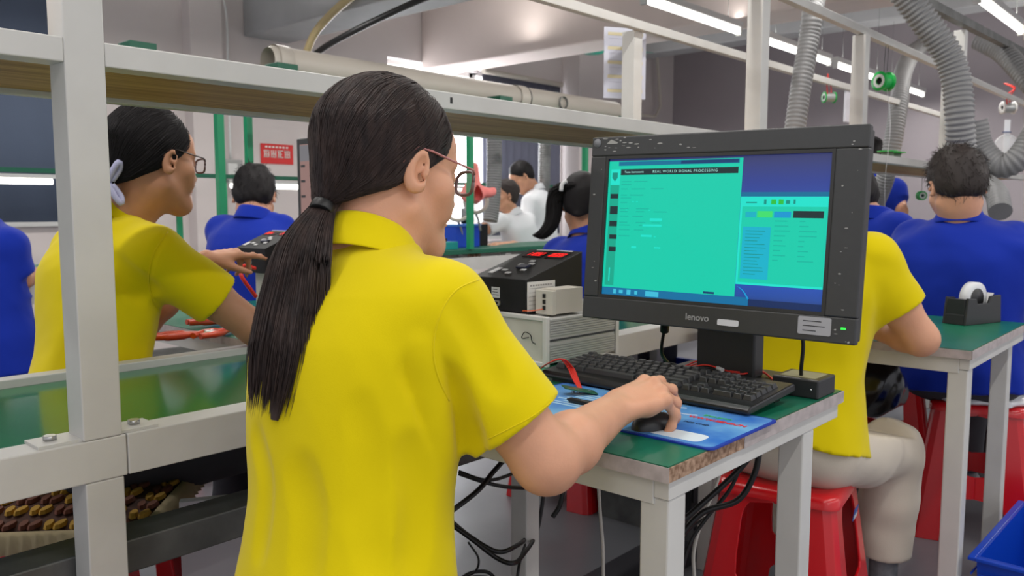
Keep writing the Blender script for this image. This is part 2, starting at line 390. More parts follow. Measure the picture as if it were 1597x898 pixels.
# local: x right, y into the screen (away from viewer), z up
hw, hh = MWm / 2, MHm / 2
sx0, sx1, sz0, sz1 = -hw + .034, hw - .052, -hh + .044, hh - .038
fr = MB(); 
for (a, b, c, d) in ((-hw, hw, sz1, hh), (-hw, hw, -hh, sz0), (-hw, sx0, sz0, sz1), (sx1, hw, sz0, sz1)): fr.box(a, b, 0, .018, c, d)
fr.box(-hw + .004, hw - .004, .018, .045, -hh + .004, hh - .004)
fr.obj('bezel', BLACKM, mon, .0025)
ib = MB(); e = .006
for (a, b, c, d) in ((sx0, sx1, sz1 - e, sz1), (sx0, sx1, sz0, sz0 + e), (sx0, sx0 + e, sz0 + e, sz1 - e), (sx1 - e, sx1, sz0 + e, sz1 - e)): ib.box(a, b, .001, .016, c, d)
ib.obj('inner_bezel', BLACKI, mon)
MB().prism([(-hw + .08, -.11), (hw - .08, -.11), (hw - .12, .10), (-hw + .12, .10)], .045, .075).obj('rear_housing', BLACKM, mon, .008)
px0, px1, pz0, pz1 = sx0 + e, sx1 - e, sz0 + e, sz1 - e
PW, PH = px1 - px0, pz1 - pz0
def em(name, rgb, s=1.0):
    M = mat(name, rgb, .35, emit=s); M.node_tree.nodes['Principled BSDF'].inputs['Base Color'].default_value = (.02, .02, .02, 1); M.node_tree.nodes['Principled BSDF'].inputs['Specular IOR Level'].default_value = .12; M.node_tree.nodes['Principled BSDF'].inputs['Emission Strength'].default_value = s * 1.06; return M
# wallpaper with blue glow procedural
scrm = mat('screen_wallpaper', (22, 40, 140), .35, emit=.9)
nt = scrm.node_tree; b_ = nt.nodes['Principled BSDF']; b_.inputs['Base Color'].default_value = (.02, .02, .02, 1)
tc = nt.nodes.new('ShaderNodeTexCoord'); sp = nt.nodes.new('ShaderNodeSeparateXYZ'); nt.links.new(tc.outputs['Object'], sp.inputs[0])
cr = nt.nodes.new('ShaderNodeValToRGB'); mr = nt.nodes.new('ShaderNodeMapRange'); mr.inputs[1].default_value = pz0; mr.inputs[2].default_value = pz1
nt.links.new(sp.outputs['Z'], mr.inputs[0]); nt.links.new(mr.outputs[0], cr.inputs[0]); nt.links.new(cr.outputs[0], b_.inputs['Emission Color'])
cr.color_ramp.elements[0].color = lin((6, 48, 110)) + (1,); cr.color_ramp.elements[1].color = lin((36, 44, 104)) + (1,)
for p_, c_ in ((.07, (4, 74, 170)), (.2, (2, 80, 200)), (.55, (0, 84, 190)), (.82, (16, 52, 150))):
    q = cr.color_ramp.elements.new(p_); q.color = lin(c_) + (1,)
TEALS = em('screen_teal', (0, 204, 172)); TEALD = em('screen_teal_dark', (0, 168, 140)); DKS = em('screen_dark', (18, 42, 46)); TEALL = em('screen_teal_light', (20, 226, 205))
CYB = em('screen_cyan_blue', (0, 176, 196)); BLS = em('screen_bar_blue', (0, 110, 150)); GRS = em('screen_green', (60, 222, 110)); SBL = em('screen_blue', (0, 150, 210)); NAV = em('screen_navy', (8, 60, 110)); TXT = em('screen_text', (0, 140, 126)); WHS = em('screen_white_text', (170, 230, 220))
screen = MB().box(px0, px1, .006, .0065, pz0, pz1).obj('screen', scrm, mon)
def S(u, v): return px0 + u * PW, pz1 - v * PH        # u right, v down, 0..1
def srect(name, u0, v0, u1, v1, m_, lay, parent=screen, many=None):
    mb = MB()
    for (a, b, c, d) in (many or [(u0, v0, u1, v1)]):
        xa, za = S(a, b); xb, zb = S(c, d); mb.box(xa, xb, .006 - .0002 * lay, .0061 - .0002 * lay + .0001, zb, za)
    return mb.obj(name, m_, parent)
srect('program_window', 0, .015, .64, .945, TEALS, 1)
srect('title_bar', .05, .02, .625, .05, BLS, 2)
srect('title_bar_dark', .36, .022, .62, .045, NAV, 3)
srect('banner', .063, .075, .622, .118, DKS, 2)
srect('sidebar', .012, .19, .058, .93, TEALD, 2)
srect('logo_panel', .012, .075, .06, .19, TEALL, 2)
srect('sidebar_button', 0, 0, 0, 0, DKS, 3, many=[(.016, .255, .056, .29), (.017, .345, .058, .405), (.018, .455, .058, .495), (.022, .555, .06, .588), (.023, .645, .06, .68)])
# crest
cx, cz = S(.034, .125)
MB().prism([(cx - .006, cz + .007), (cx + .006, cz + .007), (cx + .006, cz - .003), (cx, cz - .010), (cx - .006, cz - .003)], .0051, .0053).obj('crest', TXT, screen)
R0 = frame_m((0, 0, 0), (1, 0, 0), (0, 0, 1))
def stext(body, u, v, size, m_, sx=1, space=1, align='LEFT', bold=0):
    x, z = S(u, v); mm = R0.copy(); mm.translation = (x, .0048, z); return text('screen_text', body, size, m_, screen, mm, align, .00005, bold, sx, space)
stext('REAL WORLD SIGNAL PROCESSING', .225, .097, .0068, WHS, 1, 1.25)
stext('Texas Instruments', .083, .097, .0056, WHS)
rects = []
rg = random.Random(3)
for r_ in range(13):
    v = .15 + r_ * .033 + (.012 if r_ % 3 == 0 else 0); u = .07
    for j in range(rg.randint(1, 4)):
        L = rg.uniform(.02, .07); rects.append((u, v, u + L, v + .007)); u += L + rg.uniform(.01, .05)
        if u > .25: break
srect('form_text', 0, 0, 0, 0, em('screen_form_text', (0, 182, 158)), 2, many=rects)
srect('form_field', 0, 0, 0, 0, TEALL, 3, many=[(.225, .43, .285, .45), (.19, .475, .285, .49), (.185, .55, .24, .565), (.14, .635, .165, .65), (.255, .635, .285, .645), (.13, .31, .14, .315), (.15, .31, .16, .315), (.1, .37, .11, .376), (.215, .37, .225, .376), (.25, .56, .26, .566)])
srect('meter', .03, .80, .036, .90, TEALL, 3)
srect('scroll_button', .5, .925, .55, .94, NAV, 3)
srect('taskbar', 0, .945, .7, 1, em('screen_taskbar', (0, 110, 160)), 1)
srect('taskbar_right', .7, .955, 1, 1, em('screen_taskbar_right', (10, 40, 90)), 1)
srect('taskbar_icon', 0, 0, 0, 0, em('screen_icon', (60, 190, 220)), 2, many=[(.06, .955, .075, .99), (.09, .96, .11, .985), (.13, .955, .15, .99), (.17, .96, .185, .985), (.225, .955, .29, .992)])
# second window
srect('panel_window', .641, .275, 1, .86, TEALL, 1)
srect('panel_body', .65, .34, .995, .845, TEALS, 2)
srect('panel_bar', .641, .245, 1, .275, BLS, 1)
srect('panel_list', .658, .475, .775, .82, SBL if False else em('screen_list', (0, 178, 204)), 3)
srect('panel_black_box', .862, .367, .982, .412, DKS, 3)
srect('panel_blue_box', .785, .372, .853, .412, SBL, 3)
srect('panel_left_box', .665, .375, .71, .412, CYB, 3)
srect('panel_green_box', .715, .37, .778, .412, GRS, 3)
srect('panel_icons', 0, 0, 0, 0, em('screen_icon_green', (40, 190, 60)), 3, many=[(.77, .295, .79, .325), (.8, .295, .82, .325)])
srect('panel_icons', 0, 0, 0, 0, TXT, 3, many=[(.74, .295, .75, .325), (.83, .298, .846, .322), (.86, .295, .868, .322), (.665, .31, .71, .318)])
srect('panel_text', 0, 0, 0, 0, TXT, 4, many=[(.67, .5 + i * .022, .67 + rg.uniform(.05, .09), .504 + i * .022) for i in range(14)])
srect('panel_text', 0, 0, 0, 0, em('screen_form_text', (0, 182, 158)), 4, many=[(.79 + .1 * (i % 2), .43 + (i // 2) * .032, .79 + .1 * (i % 2) + rg.uniform(.02, .07), .437 + (i // 2) * .032) for i in range(18)])
xs_, zs_ = S(.65, .875); xe_, ze_ = S(.7, .955)
MB().tube(spline([(xs_, .0052, zs_), ((xs_ + xe_) / 2, .0052, (zs_ + ze_) / 2 + .004), (xe_, .0052, ze_)], 12), [.0004 + .0012 * i / 12 for i in range(13)], 6).obj('wallpaper_streak', SBL, screen)
MB().box(0, .001, 0, .001, 0, .001)
# bezel marks
mm = R0.copy(); mm.translation = (-.02 - .018, -.0006, -hh + .021)
text('lenovo_logo', 'lenovo', .017, mat('logo_grey', (150, 150, 148), .4), mon, mm, 'LEFT', .0002, .0003)
MB().rrect(.045, -hh + .017, .04, .011, .003, -.0008, 0).obj('sticker', LABW, mon)
st = MB().rrect(.197, -hh + .026, .055, .03, .003, -.0008, 0).obj('property_sticker', mat('grey_sticker', (158, 158, 160), .5), mon)
mb = MB()
for i in range(3): mb.box(.178, .178 + (.03, .036, .022)[i], -.0012, -.0008, -hh + .033 - .008 * i, -hh + .0345 - .008 * i)
mb.obj('writing', INK, st)
MB().lathe([(0, -.001), (.0085, -.001), (.0085, 0), (0, 0)], 20, (-hw + .013, 0, hh - .012), 'y').obj('round_sticker', mat('grey_disc', (110, 112, 116), .5), mon)
MB().cbox((hw - .02, -.0006, -hh + .026), (.0075, .001, .003)).obj('power_led', GLED, mon)
sc = MB(); rg2 = random.Random(11)
for i in range(46):
    side = rg2.random()
    if side < .45: x, z = -hw + .03 + rg2.random() ** 2 * .2, hh - rg2.uniform(.003, .03)
    elif side < .8: x, z = hw - rg2.uniform(.004, .04), rg2.uniform(-hh, hh)
    else: x, z = -hw + rg2.uniform(.002, .03), rg2.uniform(-hh, hh)
    s1, s2 = rg2.uniform(.0006, .004), rg2.uniform(.0005, .0018)
    if side < .45: s1 *= 1.6
    pts = [(x + s1 * cos(a) * rg2.uniform(.6, 1.1), z + s2 * sin(a) * rg2.uniform(.6, 1.1)) for a in np.linspace(0, 2 * pi, 8)[:-1]]
    sc.prism(pts, -.0003, 0)
sc.prism([(-hw + .034, hh - .014), (-hw + .044, hh - .006), (-hw + .06, hh - .012), (-hw + .056, hh - .0145)], -.0004, 0)
sc.obj('scuff_marks', mat('scuffed_plastic', (150, 150, 146), .6), mon)['kind'] = 'stuff'
# stand, in world coordinates through the inverse matrix
inv = mon.matrix_world.inverted()
def to_local(mb, M): mb.v = [tuple(M @ Vector(v)) for v in mb.v]; return mb
stn = MB().box(1.42, 1.46, .67, .79, .775, 1.05).box(1.385, 1.42, .68, .78, .93, 1.05)
to_local(stn, inv).obj('stand_neck', BLACKP, mon, .004)
to_local(MB().box(1.40, 1.60 - .07, .60, .86, BZ, BZ + .02), inv).obj('stand_base', BLACKP, mon, .006)
to_local(MB().tube(spline([(1.40, .83, .95), (1.42, .86, .86), (1.44, .88, .80), (1.50, .90, .765)], 16), .0035), inv).obj('video_cable', CABLE, mon)
to_local(MB().cyl((1.413, .856, .875), (1.425, .865, .845), .009, 10), inv).obj('ferrite_core', CABLE, mon)
to_local(MB().tube(spline([(1.41, .60, .92), (1.43, .585, .86), (1.44, .59, .80), (1.47, .60, .765)], 16), .0035), inv).obj('power_cable', CABLE, mon)

# ------------------------------------------------------------------ keyboard
kb = thing('keyboard', 'black full-size keyboard in front of the big monitor', 'keyboard', (1.305, .80, BZ), radians(90))
# local x runs along the long side (world +Y is left for the typist -> local x = right = world -Y): rotate -90
kb.rotation_euler.z = radians(-92)
KL, KD = .447, .165
pr = [(-KD / 2, .006), (KD / 2, .018), (KD / 2, .03), (KD / 2 - .006, .033), (-KD / 2 + .008, .019), (-KD / 2, .014)]
mb = MB(); n = len(pr)
vs = [(x, p[0], p[1]) for x in (-KL / 2, KL / 2) for p in pr]
mb.add(vs, [tuple(range(n)), tuple(range(2 * n - 1, n - 1, -1))] + [(i, i + n, (i + 1) % n + n, (i + 1) % n) for i in range(n)])
mb.obj('body', KEYB, kb, .003)
for fx in (-.2, .17): MB().box(fx, fx + .03, KD / 2 - .03, KD / 2 - .01, 0, .018).obj('foot', KEYB, kb)
MB().box(-.2, .2, -KD / 2 + .01, -KD / 2 + .02, 0, .006).obj('foot', KEYB, kb)
slope = atan2(.014, KD - .014)
def keymesh(w_):
    k_ = MB(); u = .0188; a = u * w_ / 2 - .0008; b = u / 2 - .0008; c = a - .0025; d = b - .0028; h = .0085
    k_.add([(-a, -b, 0), (a, -b, 0), (a, b, 0), (-a, b, 0), (-c, -d + .0005, h), (c, -d + .0005, h), (c, d, h), (-c, d, h)], [(0, 3, 2, 1), (4, 5, 6, 7), (0, 1, 5, 4), (1, 2, 6, 5), (2, 3, 7, 6), (3, 0, 4, 7)])
    return k_
layout = []
def row(y, items, x=-KL / 2 + .011):
    for it in items:
        if it < 0: x += -it * .0188; continue
        layout.append((x + it * .0094, y, it)); x += it * .0188
P3 = [-.25, 1, 1, 1, -.25]
row(.058, [1, -1, 1, 1, 1, 1, -.5, 1, 1, 1, 1, -.5, 1, 1, 1, 1] + [-.25, 1, 1, 1])
row(.036, [1] * 13 + [2] + P3 + [1, 1, 1, 1]); row(.017, [1.5] + [1] * 12 + [1.5] + P3 + [1, 1, 1, 1])
row(-.002, [1.75] + [1] * 11 + [2.25] + [-3.5] + [1, 1, 1, 1]); row(-.021, [2.25] + [1] * 10 + [2.75] + [-1.25, 1, -1.25] + [1, 1, 1, 1])
row(-.040, [1.25, 1.25, 1.25, 6.25, 1.25, 1.25, 1.25, 1.25] + P3 + [2, 1, 1])
cache = {}; rest = MB()
layout.sort(key=lambda q: -q[0])
for i, (x, y, w_) in enumerate(layout):
    z = .0195 + (y + KD / 2 - .008) * math.tan(slope) - .001
    if i < 99:
        if w_ not in cache:
            o = keymesh(w_).obj('key', KEYM, kb, .0008, seg=1); cache[w_] = o
        else:
            o = cache[w_].copy(); COL.objects.link(o); o.parent = kb
        o.location = (x, y, z); o.rotation_euler = (slope, 0, 0)
    else:
        q = keymesh(w_); q.v = [(a + x, b + y, c + z) for a, b, c in q.v]; rest.add(q.v, q.f)
if rest.v: rest.obj('key', KEYM, kb)['kind'] = 'stuff'
lg = MB(); rg3 = random.Random(5)
for (x, y, w_) in layout:
    z = .0195 + (y + KD / 2 - .008) * math.tan(slope) + .0076
    lg.add([(x - .004, y + .001, z), (x - .0012, y + .001, z), (x - .0012, y + .004, z + .0003), (x - .004, y + .004, z + .0003)], [(0, 1, 2, 3)])
lg.obj('key_legends', mat('legend_grey', (140, 140, 140), .5), kb)['kind'] = 'stuff'

# ------------------------------------------------------------------ mouse, mouse pad, pen
mp = thing('mouse_pad', 'blue printed mouse pad with dark blue rim under the hand', 'mouse pad', (1.125, .775, BZ))
mp.rotation_euler.z = radians(0)
def padbox(x0, x1, y0, y1, z0, z1): 
    r = .012; pts = []
    for (cx_, cy_, a0) in ((x1 - r, y1 - r, 0), (x0 + r, y1 - r, 90), (x0 + r, y0 + r, 180), (x1 - r, y0 + r, 270)):
        for i in range(6): a = radians(a0 + 18 * i); pts.append((cx_ + r * cos(a), cy_ + r * sin(a)))
    n = len(pts); return MB().add([(x, y, z0) for x, y in pts] + [(x, y, z1) for x, y in pts], [tuple(range(n))[::-1], tuple(range(n, 2 * n))] + [(i, (i + 1) % n, (i + 1) % n + n, i + n) for i in range(n)])
padbox(-.108, .108, -.237, .19, .0002, .0028).obj('rim', mat('pad_rim_blue', (14, 50, 160), .5), mp)
padbox(-.103, .103, -.232, .185, .0028, .0032).obj('printed_top', mat('pad_print', (120, 180, 222), .45, nscale=9, rgb2=(44, 108, 196)), mp)
pw = mat('pad_white', (214, 224, 232), .5); 
t_ = padbox(-.092, -.05, -.205, -.12, .0032, .0034).obj('white_panel', pw, mp)
rr = frame_m((0, 0, 0), (0, -1, 0), (1, 0, 0))
def ptext(body, x, y, size, m_, bold=0):
    q = rr.copy(); q.translation = (x, y, .0036); return text('printed_text', body, size, m_, mp, q, 'LEFT', .0001, bold)
ptext('Best price', .055, -.135, .012, mat('pad_green_ink', (70, 190, 90), .5), .0004)
ptext('WWW.SENSCN', .033, -.12, .014, mat('pad_red_ink', (220, 50, 60), .5), .0006)
ptext('PCB CHIP', .0, -.13, .010, mat('pad_navy_ink', (30, 50, 90), .5), .0002)
mb = MB()
for i in range(8): mb.box(-.04 + i * .012, -.034 + i * .012, -.01, .12 - .01 * (i % 3), .0032, .0034)
mb.obj('printed_lines', mat('pad_pale_ink', (170, 206, 232), .5), mp)
MB().tube([(.06 + .02 * cos(a), -.105 + .03 * sin(a), .0034) for a in np.linspace(.5, 4, 14)], .0009, 6).obj('printed_swirl', pw, mp)
ms = thing('computer_mouse', 'dark computer mouse under the ponytailed person\'s right hand', 'mouse', (1.068, .664, BZ + .0034), radians(-8))
mb = MB(); n = 20; prof = []
for i in range(9):
    a = i / 8 * pi / 2; prof.append((cos(a), sin(a)))
vs = []
for (r_, z_) in prof:
    for j in range(n):
        a = 2 * pi * j / n; vs.append((.044 * r_ * cos(a), .025 * r_ * sin(a), .023 * z_ * (1 - .2 * cos(a) * r_)))
mb.add(vs, [(i * n + j, i * n + (j + 1) % n, (i + 1) * n + (j + 1) % n, (i + 1) * n + j) for i in range(8) for j in range(n)], True)
mb.obj('shell', BLACKP, ms)
MB().lathe([(0, -.003), (.006, -.003), (.006, .003), (0, .003)], 14, (.025, 0, .012), 'y').obj('scroll_wheel', GREYB, ms)
MB().tube(spline([(.05, 0, .008), (.08, .02, .004), (.10, .04, .002), (.105, .12, .002)], 14), .0018, 6).obj('cable', CABLE, ms)
pen = thing('ballpoint_pen', 'dark pen with blue cap lying on the desk beside the pad', 'pen', (0, 0, BZ + .008))
a, b = atz(884, 622, BZ + .008), atz(985, 642, BZ + .008)
pen.location = tuple(a)
MB().tube([V(0, 0, 0), (b - a) * .06, (b - a) * .55], [.001, .0045, .0048], 10).obj('barrel', CABLE, pen)
MB().tube([(b - a) * .5, (b - a) * .95], .0055, 10).obj('cap', mat('pen_blue', (30, 40, 190), .35), pen)

# ------------------------------------------------------------------ counter boxes and cases
def seg7(mb, x, z, w_, h, ch, y):
    t = w_ * .15; m2 = h / 2
    on = {'0': 'abcdef', '1': 'bc', '2': 'abged', '8': 'abcdefg', '9': 'abcdfg', '4': 'fgbc', '5': 'afgcd', '3': 'abgcd', '7': 'abc', '6': 'afgedc'}[ch]
    R = {'a': (0, w_, h - t, h), 'd': (0, w_, 0, t), 'g': (0, w_, m2 - t / 2, m2 + t / 2), 'f': (0, t, m2, h), 'b': (w_ - t, w_, m2, h), 'e': (0, t, 0, m2), 'c': (w_ - t, w_, 0, m2)}
    for s_ in on:
        a_, b_, c_, d_ = R[s_]; sh_ = .12
        q = [(x + xx + zz * sh_, y + dy, z + zz) for dy in (0, .0004) for xx, zz in ((a_, c_), (b_, c_), (b_, d_), (a_, d_))]
        mb.add(q, [(0, 1, 2, 3), (7, 6, 5, 4), (0, 4, 5, 1), (1, 5, 6, 2), (2, 6, 7, 3), (3, 7, 4, 0)])
def tester(label, loc, rz, s1='11892', s2='0000', W_=.165, D_=.19, H_=.128, f=.055, paper=True):
    # local: x width, y depth (front at y=0 facing -y), slanted top rising to the back
    t = thing('counter_box', label, 'test device', loc, rz)
    w2 = W_ / 2
    vs = [(-w2, 0, 0), (w2, 0, 0), (w2, D_, 0), (-w2, D_, 0), (-w2, 0, H_ - f), (w2, 0, H_ - f), (w2, D_, H_), (-w2, D_, H_)]
    MB().add(vs, [(0, 3, 2, 1), (4, 5, 6, 7), (0, 1, 5, 4), (1, 2, 6, 5), (2, 3, 7, 6), (3, 0, 4, 7)]).obj('housing', BLACKB, t, .0015)
    # slanted panel frame
    L = sqrt(D_ * D_ + f * f); up = Vector((0, D_ / L, f / L)); P = bpy.data.objects.new('top_panel', None)
    Mx = frame_m((0, 0, H_ - f + .0006), (1, 0, 0), tuple(up))     # x right, y up-slope, z out
    def panel(mb): mb.v = [tuple(Mx @ Vector((x, z, -y))) for x, y, z in mb.v]; return mb     # mb built in x,z with -y outwards
    dp = panel(MB().box(-.062, -.004, -.0006, 0, L * .72, L * .92)).obj('display', LEDBG, t)
    m1 = MB()
    for i, ch in enumerate(s1): seg7(m1, -.058 + i * .0105, L * .76, .0075, L * .11, ch, -.0012)
    panel(m1).obj('digits', LED, dp)
    dp2 = panel(MB().box(.010, .064, -.0006, 0, L * .72, L * .92)).obj('display', LEDBG, t)
    m1 = MB()
    for i, ch in enumerate(s2): seg7(m1, .016 + i * .0108, L * .76, .0075, L * .11, ch, -.0012)
    panel(m1).obj('digits', LED, dp2)
    for (x, z) in ((.0, .55), (-.012, .42), (.014, .46), (.024, .26), (-.002, .14), (-.028, .22)): panel(MB().box(x - .007, x + .007, -.0015, 0, L * z, L * z + .009)).obj('white_label', LABW, t)
    panel(MB().box(-.06, -.045, -.001, 0, L * .12, L * .3)).obj('white_label', LABW, t)
    panel(MB().box(-.055, .058, -.001, 0, L * .955, L * .985)).obj('title_strip', LABW, t)
    panel(MB().box(-.006, .022, -.004, 0, L * .32, L * .42)).obj('selector_switch', mat('switch_navy', (30, 34, 60), .4), t)
    MB().rrect(-.01, .04, .026, .024, .001, -.0006, 0).obj('serial_sticker', LABW, t)
    q = MB()
    for i in range(3): q.box(-.02, -.0005 - .002 * i, -.0009, -.0006, .034 + i * .006, .0355 + i * .006)
    q.obj('sticker_print', INK, t)
    MB().rrect(-.008, .017, .028, .011, .003, -.004, 0).obj('serial_port', SILV, t)
    MB().rrect(-.008, .017, .018, .006, .002, -.0045, -.004).obj('port_socket', CABLE, t)
    if paper:
        pp = MB().box(w2 + .0002, w2 + .001, .005, .095, .003, .068).obj('paper_label', PAPER, t)
        q = MB()
        for i in range(6): q.box(w2 + .001, w2 + .0013, .01, .09, .008 + i * .009, .0088 + i * .009)
        for y_ in (.03, .06): q.box(w2 + .001, w2 + .0013, y_, y_ + .0008, .008, .053)
        for i in range(9): q.box(w2 + .001, w2 + .0014, .014 + i * .008, .019 + i * .008, .058, .0615)
        q.obj('printed_table', INKL, pp)
    return t
# big enclosure: front face -X at x=1.30, side face -Y
E0, E1 = atz(846, 573, BZ), atz(978, 556, BZ)
ex, ey = E0[0], E0[1] - .01
en = thing('instrument_case', 'light grey ribbed instrument case on the desk behind the keyboard', 'case', (ex, ey, BZ), radians(-3))
CW, CD, CH = .30, .25, .107      # width along +Y, depth along +X, height
MB().box(.012, CD - .012, .004, CW - .004, .006, CH - .004).obj('case_body', GREYR, en, .002)
q = MB()
for z in np.linspace(.012, CH - .01, 17):
    if abs(z - .055) > .006: q.box(.014, CD - .014, .0015, .006, z, z + .0035)
q.obj('ribs', GREYR, en)['kind'] = 'stuff'
MB().box(.012, CD - .012, .0022, .0042, .0535, .0575).obj('groove', INK, en)
for xx in (0, CD - .012):
    q = MB().box(xx, xx + .012, 0, .012, 0, CH).box(xx, xx + .012, CW - .012, CW, 0, CH).box(xx, xx + .012, .012, CW - .012, CH - .01, CH).box(xx, xx + .012, .012, CW - .012, 0, .01)
    q.obj('end_frame', mat('case_frame', (206, 204, 198), .45), en, .002)
MB().box(.004, .012, .012, CW - .012, .01, CH - .01).obj('front_panel', GREYC, en)
MB().tube(spline([(-.001, .05, .06), (-.001, .07, .056), (-.001, .062, .07), (-.001, .045, .066), (-.001, .04, .052), (-.001, .03, .048)], 24), .0011, 6).obj('ink_scribble', CABLE, en)
tester('black slant-top counter box with red digits next to the big monitor', (ex + .025, ey + .158, BZ + CH), radians(-90 - 3), '11892', '0000')
# small switch box on the case
sb = thing('switch_box', 'small beige box with three black switches on the grey case', 'switch box', (ex + .035, ey + .012, BZ + CH), radians(-4))
MB().box(0, .012, 0, .05, 0, .052).obj('front_panel', GREYC, sb, .001)
MB().box(.012, .10, .002, .046, .001, .055).obj('cover', mat('beige_cover', (190, 184, 172), .5), sb, .001)
for z in (.010, .023, .036): MB().box(-.002, 0, .020, .028, z, z + .009).obj('switch', CABLE, sb, .0006)
MB().tube(spline([(-.003, .025, .012), (-.02, .045, .008), (-.02, .07, .006)], 10), .0012, 6).obj('orange_lead', OWIRE, sb)

# black terminal box and wires behind keyboard
tb = thing('power_adapter', 'flat black box with pale top label behind the keyboard, right end', 'box', tuple(atz(1215, 600, BZ) * 0 + V(1.455, .575, BZ)), radians(-90))
MB().box(-.03, .13 - .10, -.02, .05, 0, .0).obj('x', CABLE, tb) if False else None
MB().box(-.06, .025, -.035, .045, 0, .034).obj('case', BLACKP, tb, .003)
MB().box(-.05, .015, -.025, .035, .034, .0345).obj('top_label', mat('pale_label', (150, 146, 112), .6), tb)
MB().lathe([(0, -.0355), (.002, -.0355), (.002, -.034), (0, -.034)], 10, (.012, 0, .016), 'y').obj('screw', SILV, tb)
def wires(name, label, cat, strands, m_, r=.0016, ends=None):
    base = strands[0][0]; t = thing(name, label, cat, tuple(base))
    for s_ in strands: MB().tube(spline([V(*p) - V(*base) for p in s_], 40), r, 6).obj('wire', m_, t)
    return t
def wp(px, py, h): return atz(px, py, BZ + h)
t = wires('wire_bundle', 'bundle of thin red wires with a small circuit board by the keyboard\'s left end', 'wires',
      [[wp(838, 578, .004), wp(856, 566, .035 + .002 * i), wp(874 + i, 560, .046 + .003 * i), wp(886 + 2 * i, 574, .034), wp(893 + 2 * i, 590, .02), wp(903 + i, 606, .008)] for i in range(5)], RWIRE, .0015)
B0 = wp(905, 612, .006) - wp(838, 578, .004)
pcb = MB().bar(B0 - V(.026, -.018, -.012), B0 + V(.022, -.018, -.001), .03, .0018).obj('circuit_board', mat('pcb_green', (30, 90, 60), .3), t)
q = MB()
for i in range(4): q.cbox(B0 + V(-.012 + .008 * i, .007 - .006 * i, .002), (.005, .005, .003))
q.obj('solder_joint', SILV, pcb)
t = wires('wire_bundle', 'red and black wires lying along the back of the keyboard', 'wires',
      [[wp(1062, 575, .02), wp(1095, 566, .035), wp(1125, 574, .03), wp(1150, 580, .03), wp(1185, 577, .03), wp(1210, 596, .02)],
       [wp(1060, 578, .02), wp(1098, 569, .035), wp(1130, 577, .03), wp(1155, 583, .03), wp(1188, 580, .028), wp(1213, 600, .015)],
       [wp(1066, 572, .02), wp(1090, 563, .033), wp(1122, 571, .03), wp(1153, 577, .03), wp(1180, 574, .03), wp(1207, 592, .02)]], RWIRE, .0016)
for i in range(2):
    MB().tube(spline([V(*p) - np.array(t.location) for p in (wp(1010, 575, .015), wp(1040, 566 + 3 * i, .03), wp(1070, 572, .03), wp(1110, 574 + 3 * i, .03), wp(1150, 590, .02))], 24), .0018, 6).obj('black_wire', CABLE, t)
MB().cyl(tuple(wp(1115, 572, .032) - np.array(t.location)), tuple(wp(1127, 577, .031) - np.array(t.location)), .004, 8).obj('white_connector', LABW, t)

# ------------------------------------------------------------------ tape dispenser
td = thing('tape_dispenser', 'heavy black desktop tape dispenser with a roll of tape', 'tape dispenser', (2.70, .60, BZ), radians(-20))
prof = [(-.085, 0), (.085, 0), (.08, .07), (.045, .085), (.03, .06), (.0, .045), (-.02, .075), (-.05, .082), (-.078, .075)]
prof = [(-.085, 0), (.085, 0), (.078, .082), (.03, .08), (.022, .06), (-.03, .06), (-.038, .075), (-.075, .078)]
for y0, y1 in ((-.036, -.028), (.028, .036)): MB().prism(prof, y0, y1).obj('side_wall', BLACKP, td, .002)
MB().prism([(-.085, 0), (.085, 0), (.083, .03), (-.083, .03)], -.028, .028).box(.073, .083, -.028, .028, .02, .08).box(-.08, -.07, -.028, .028, .02, .075).obj('base', BLACKP, td, .002)
MB().lathe([(.03, -.012), (.048, -.012), (.048, .012), (.03, .012), (.03, -.012)], 32, (.0, 0, .072), 'y').obj('tape_roll', mat('tape_white', (220, 222, 224), .35), td)
MB().lathe([(0, -.014), (.03, -.014), (.03, .014), (0, .014)], 24, (.0, 0, .072), 'y').obj('hub', BLACKP, td)
MB().bar((.05, 0, .05), (.076, 0, .085), .03, .002).obj('cutter', SILV, td)

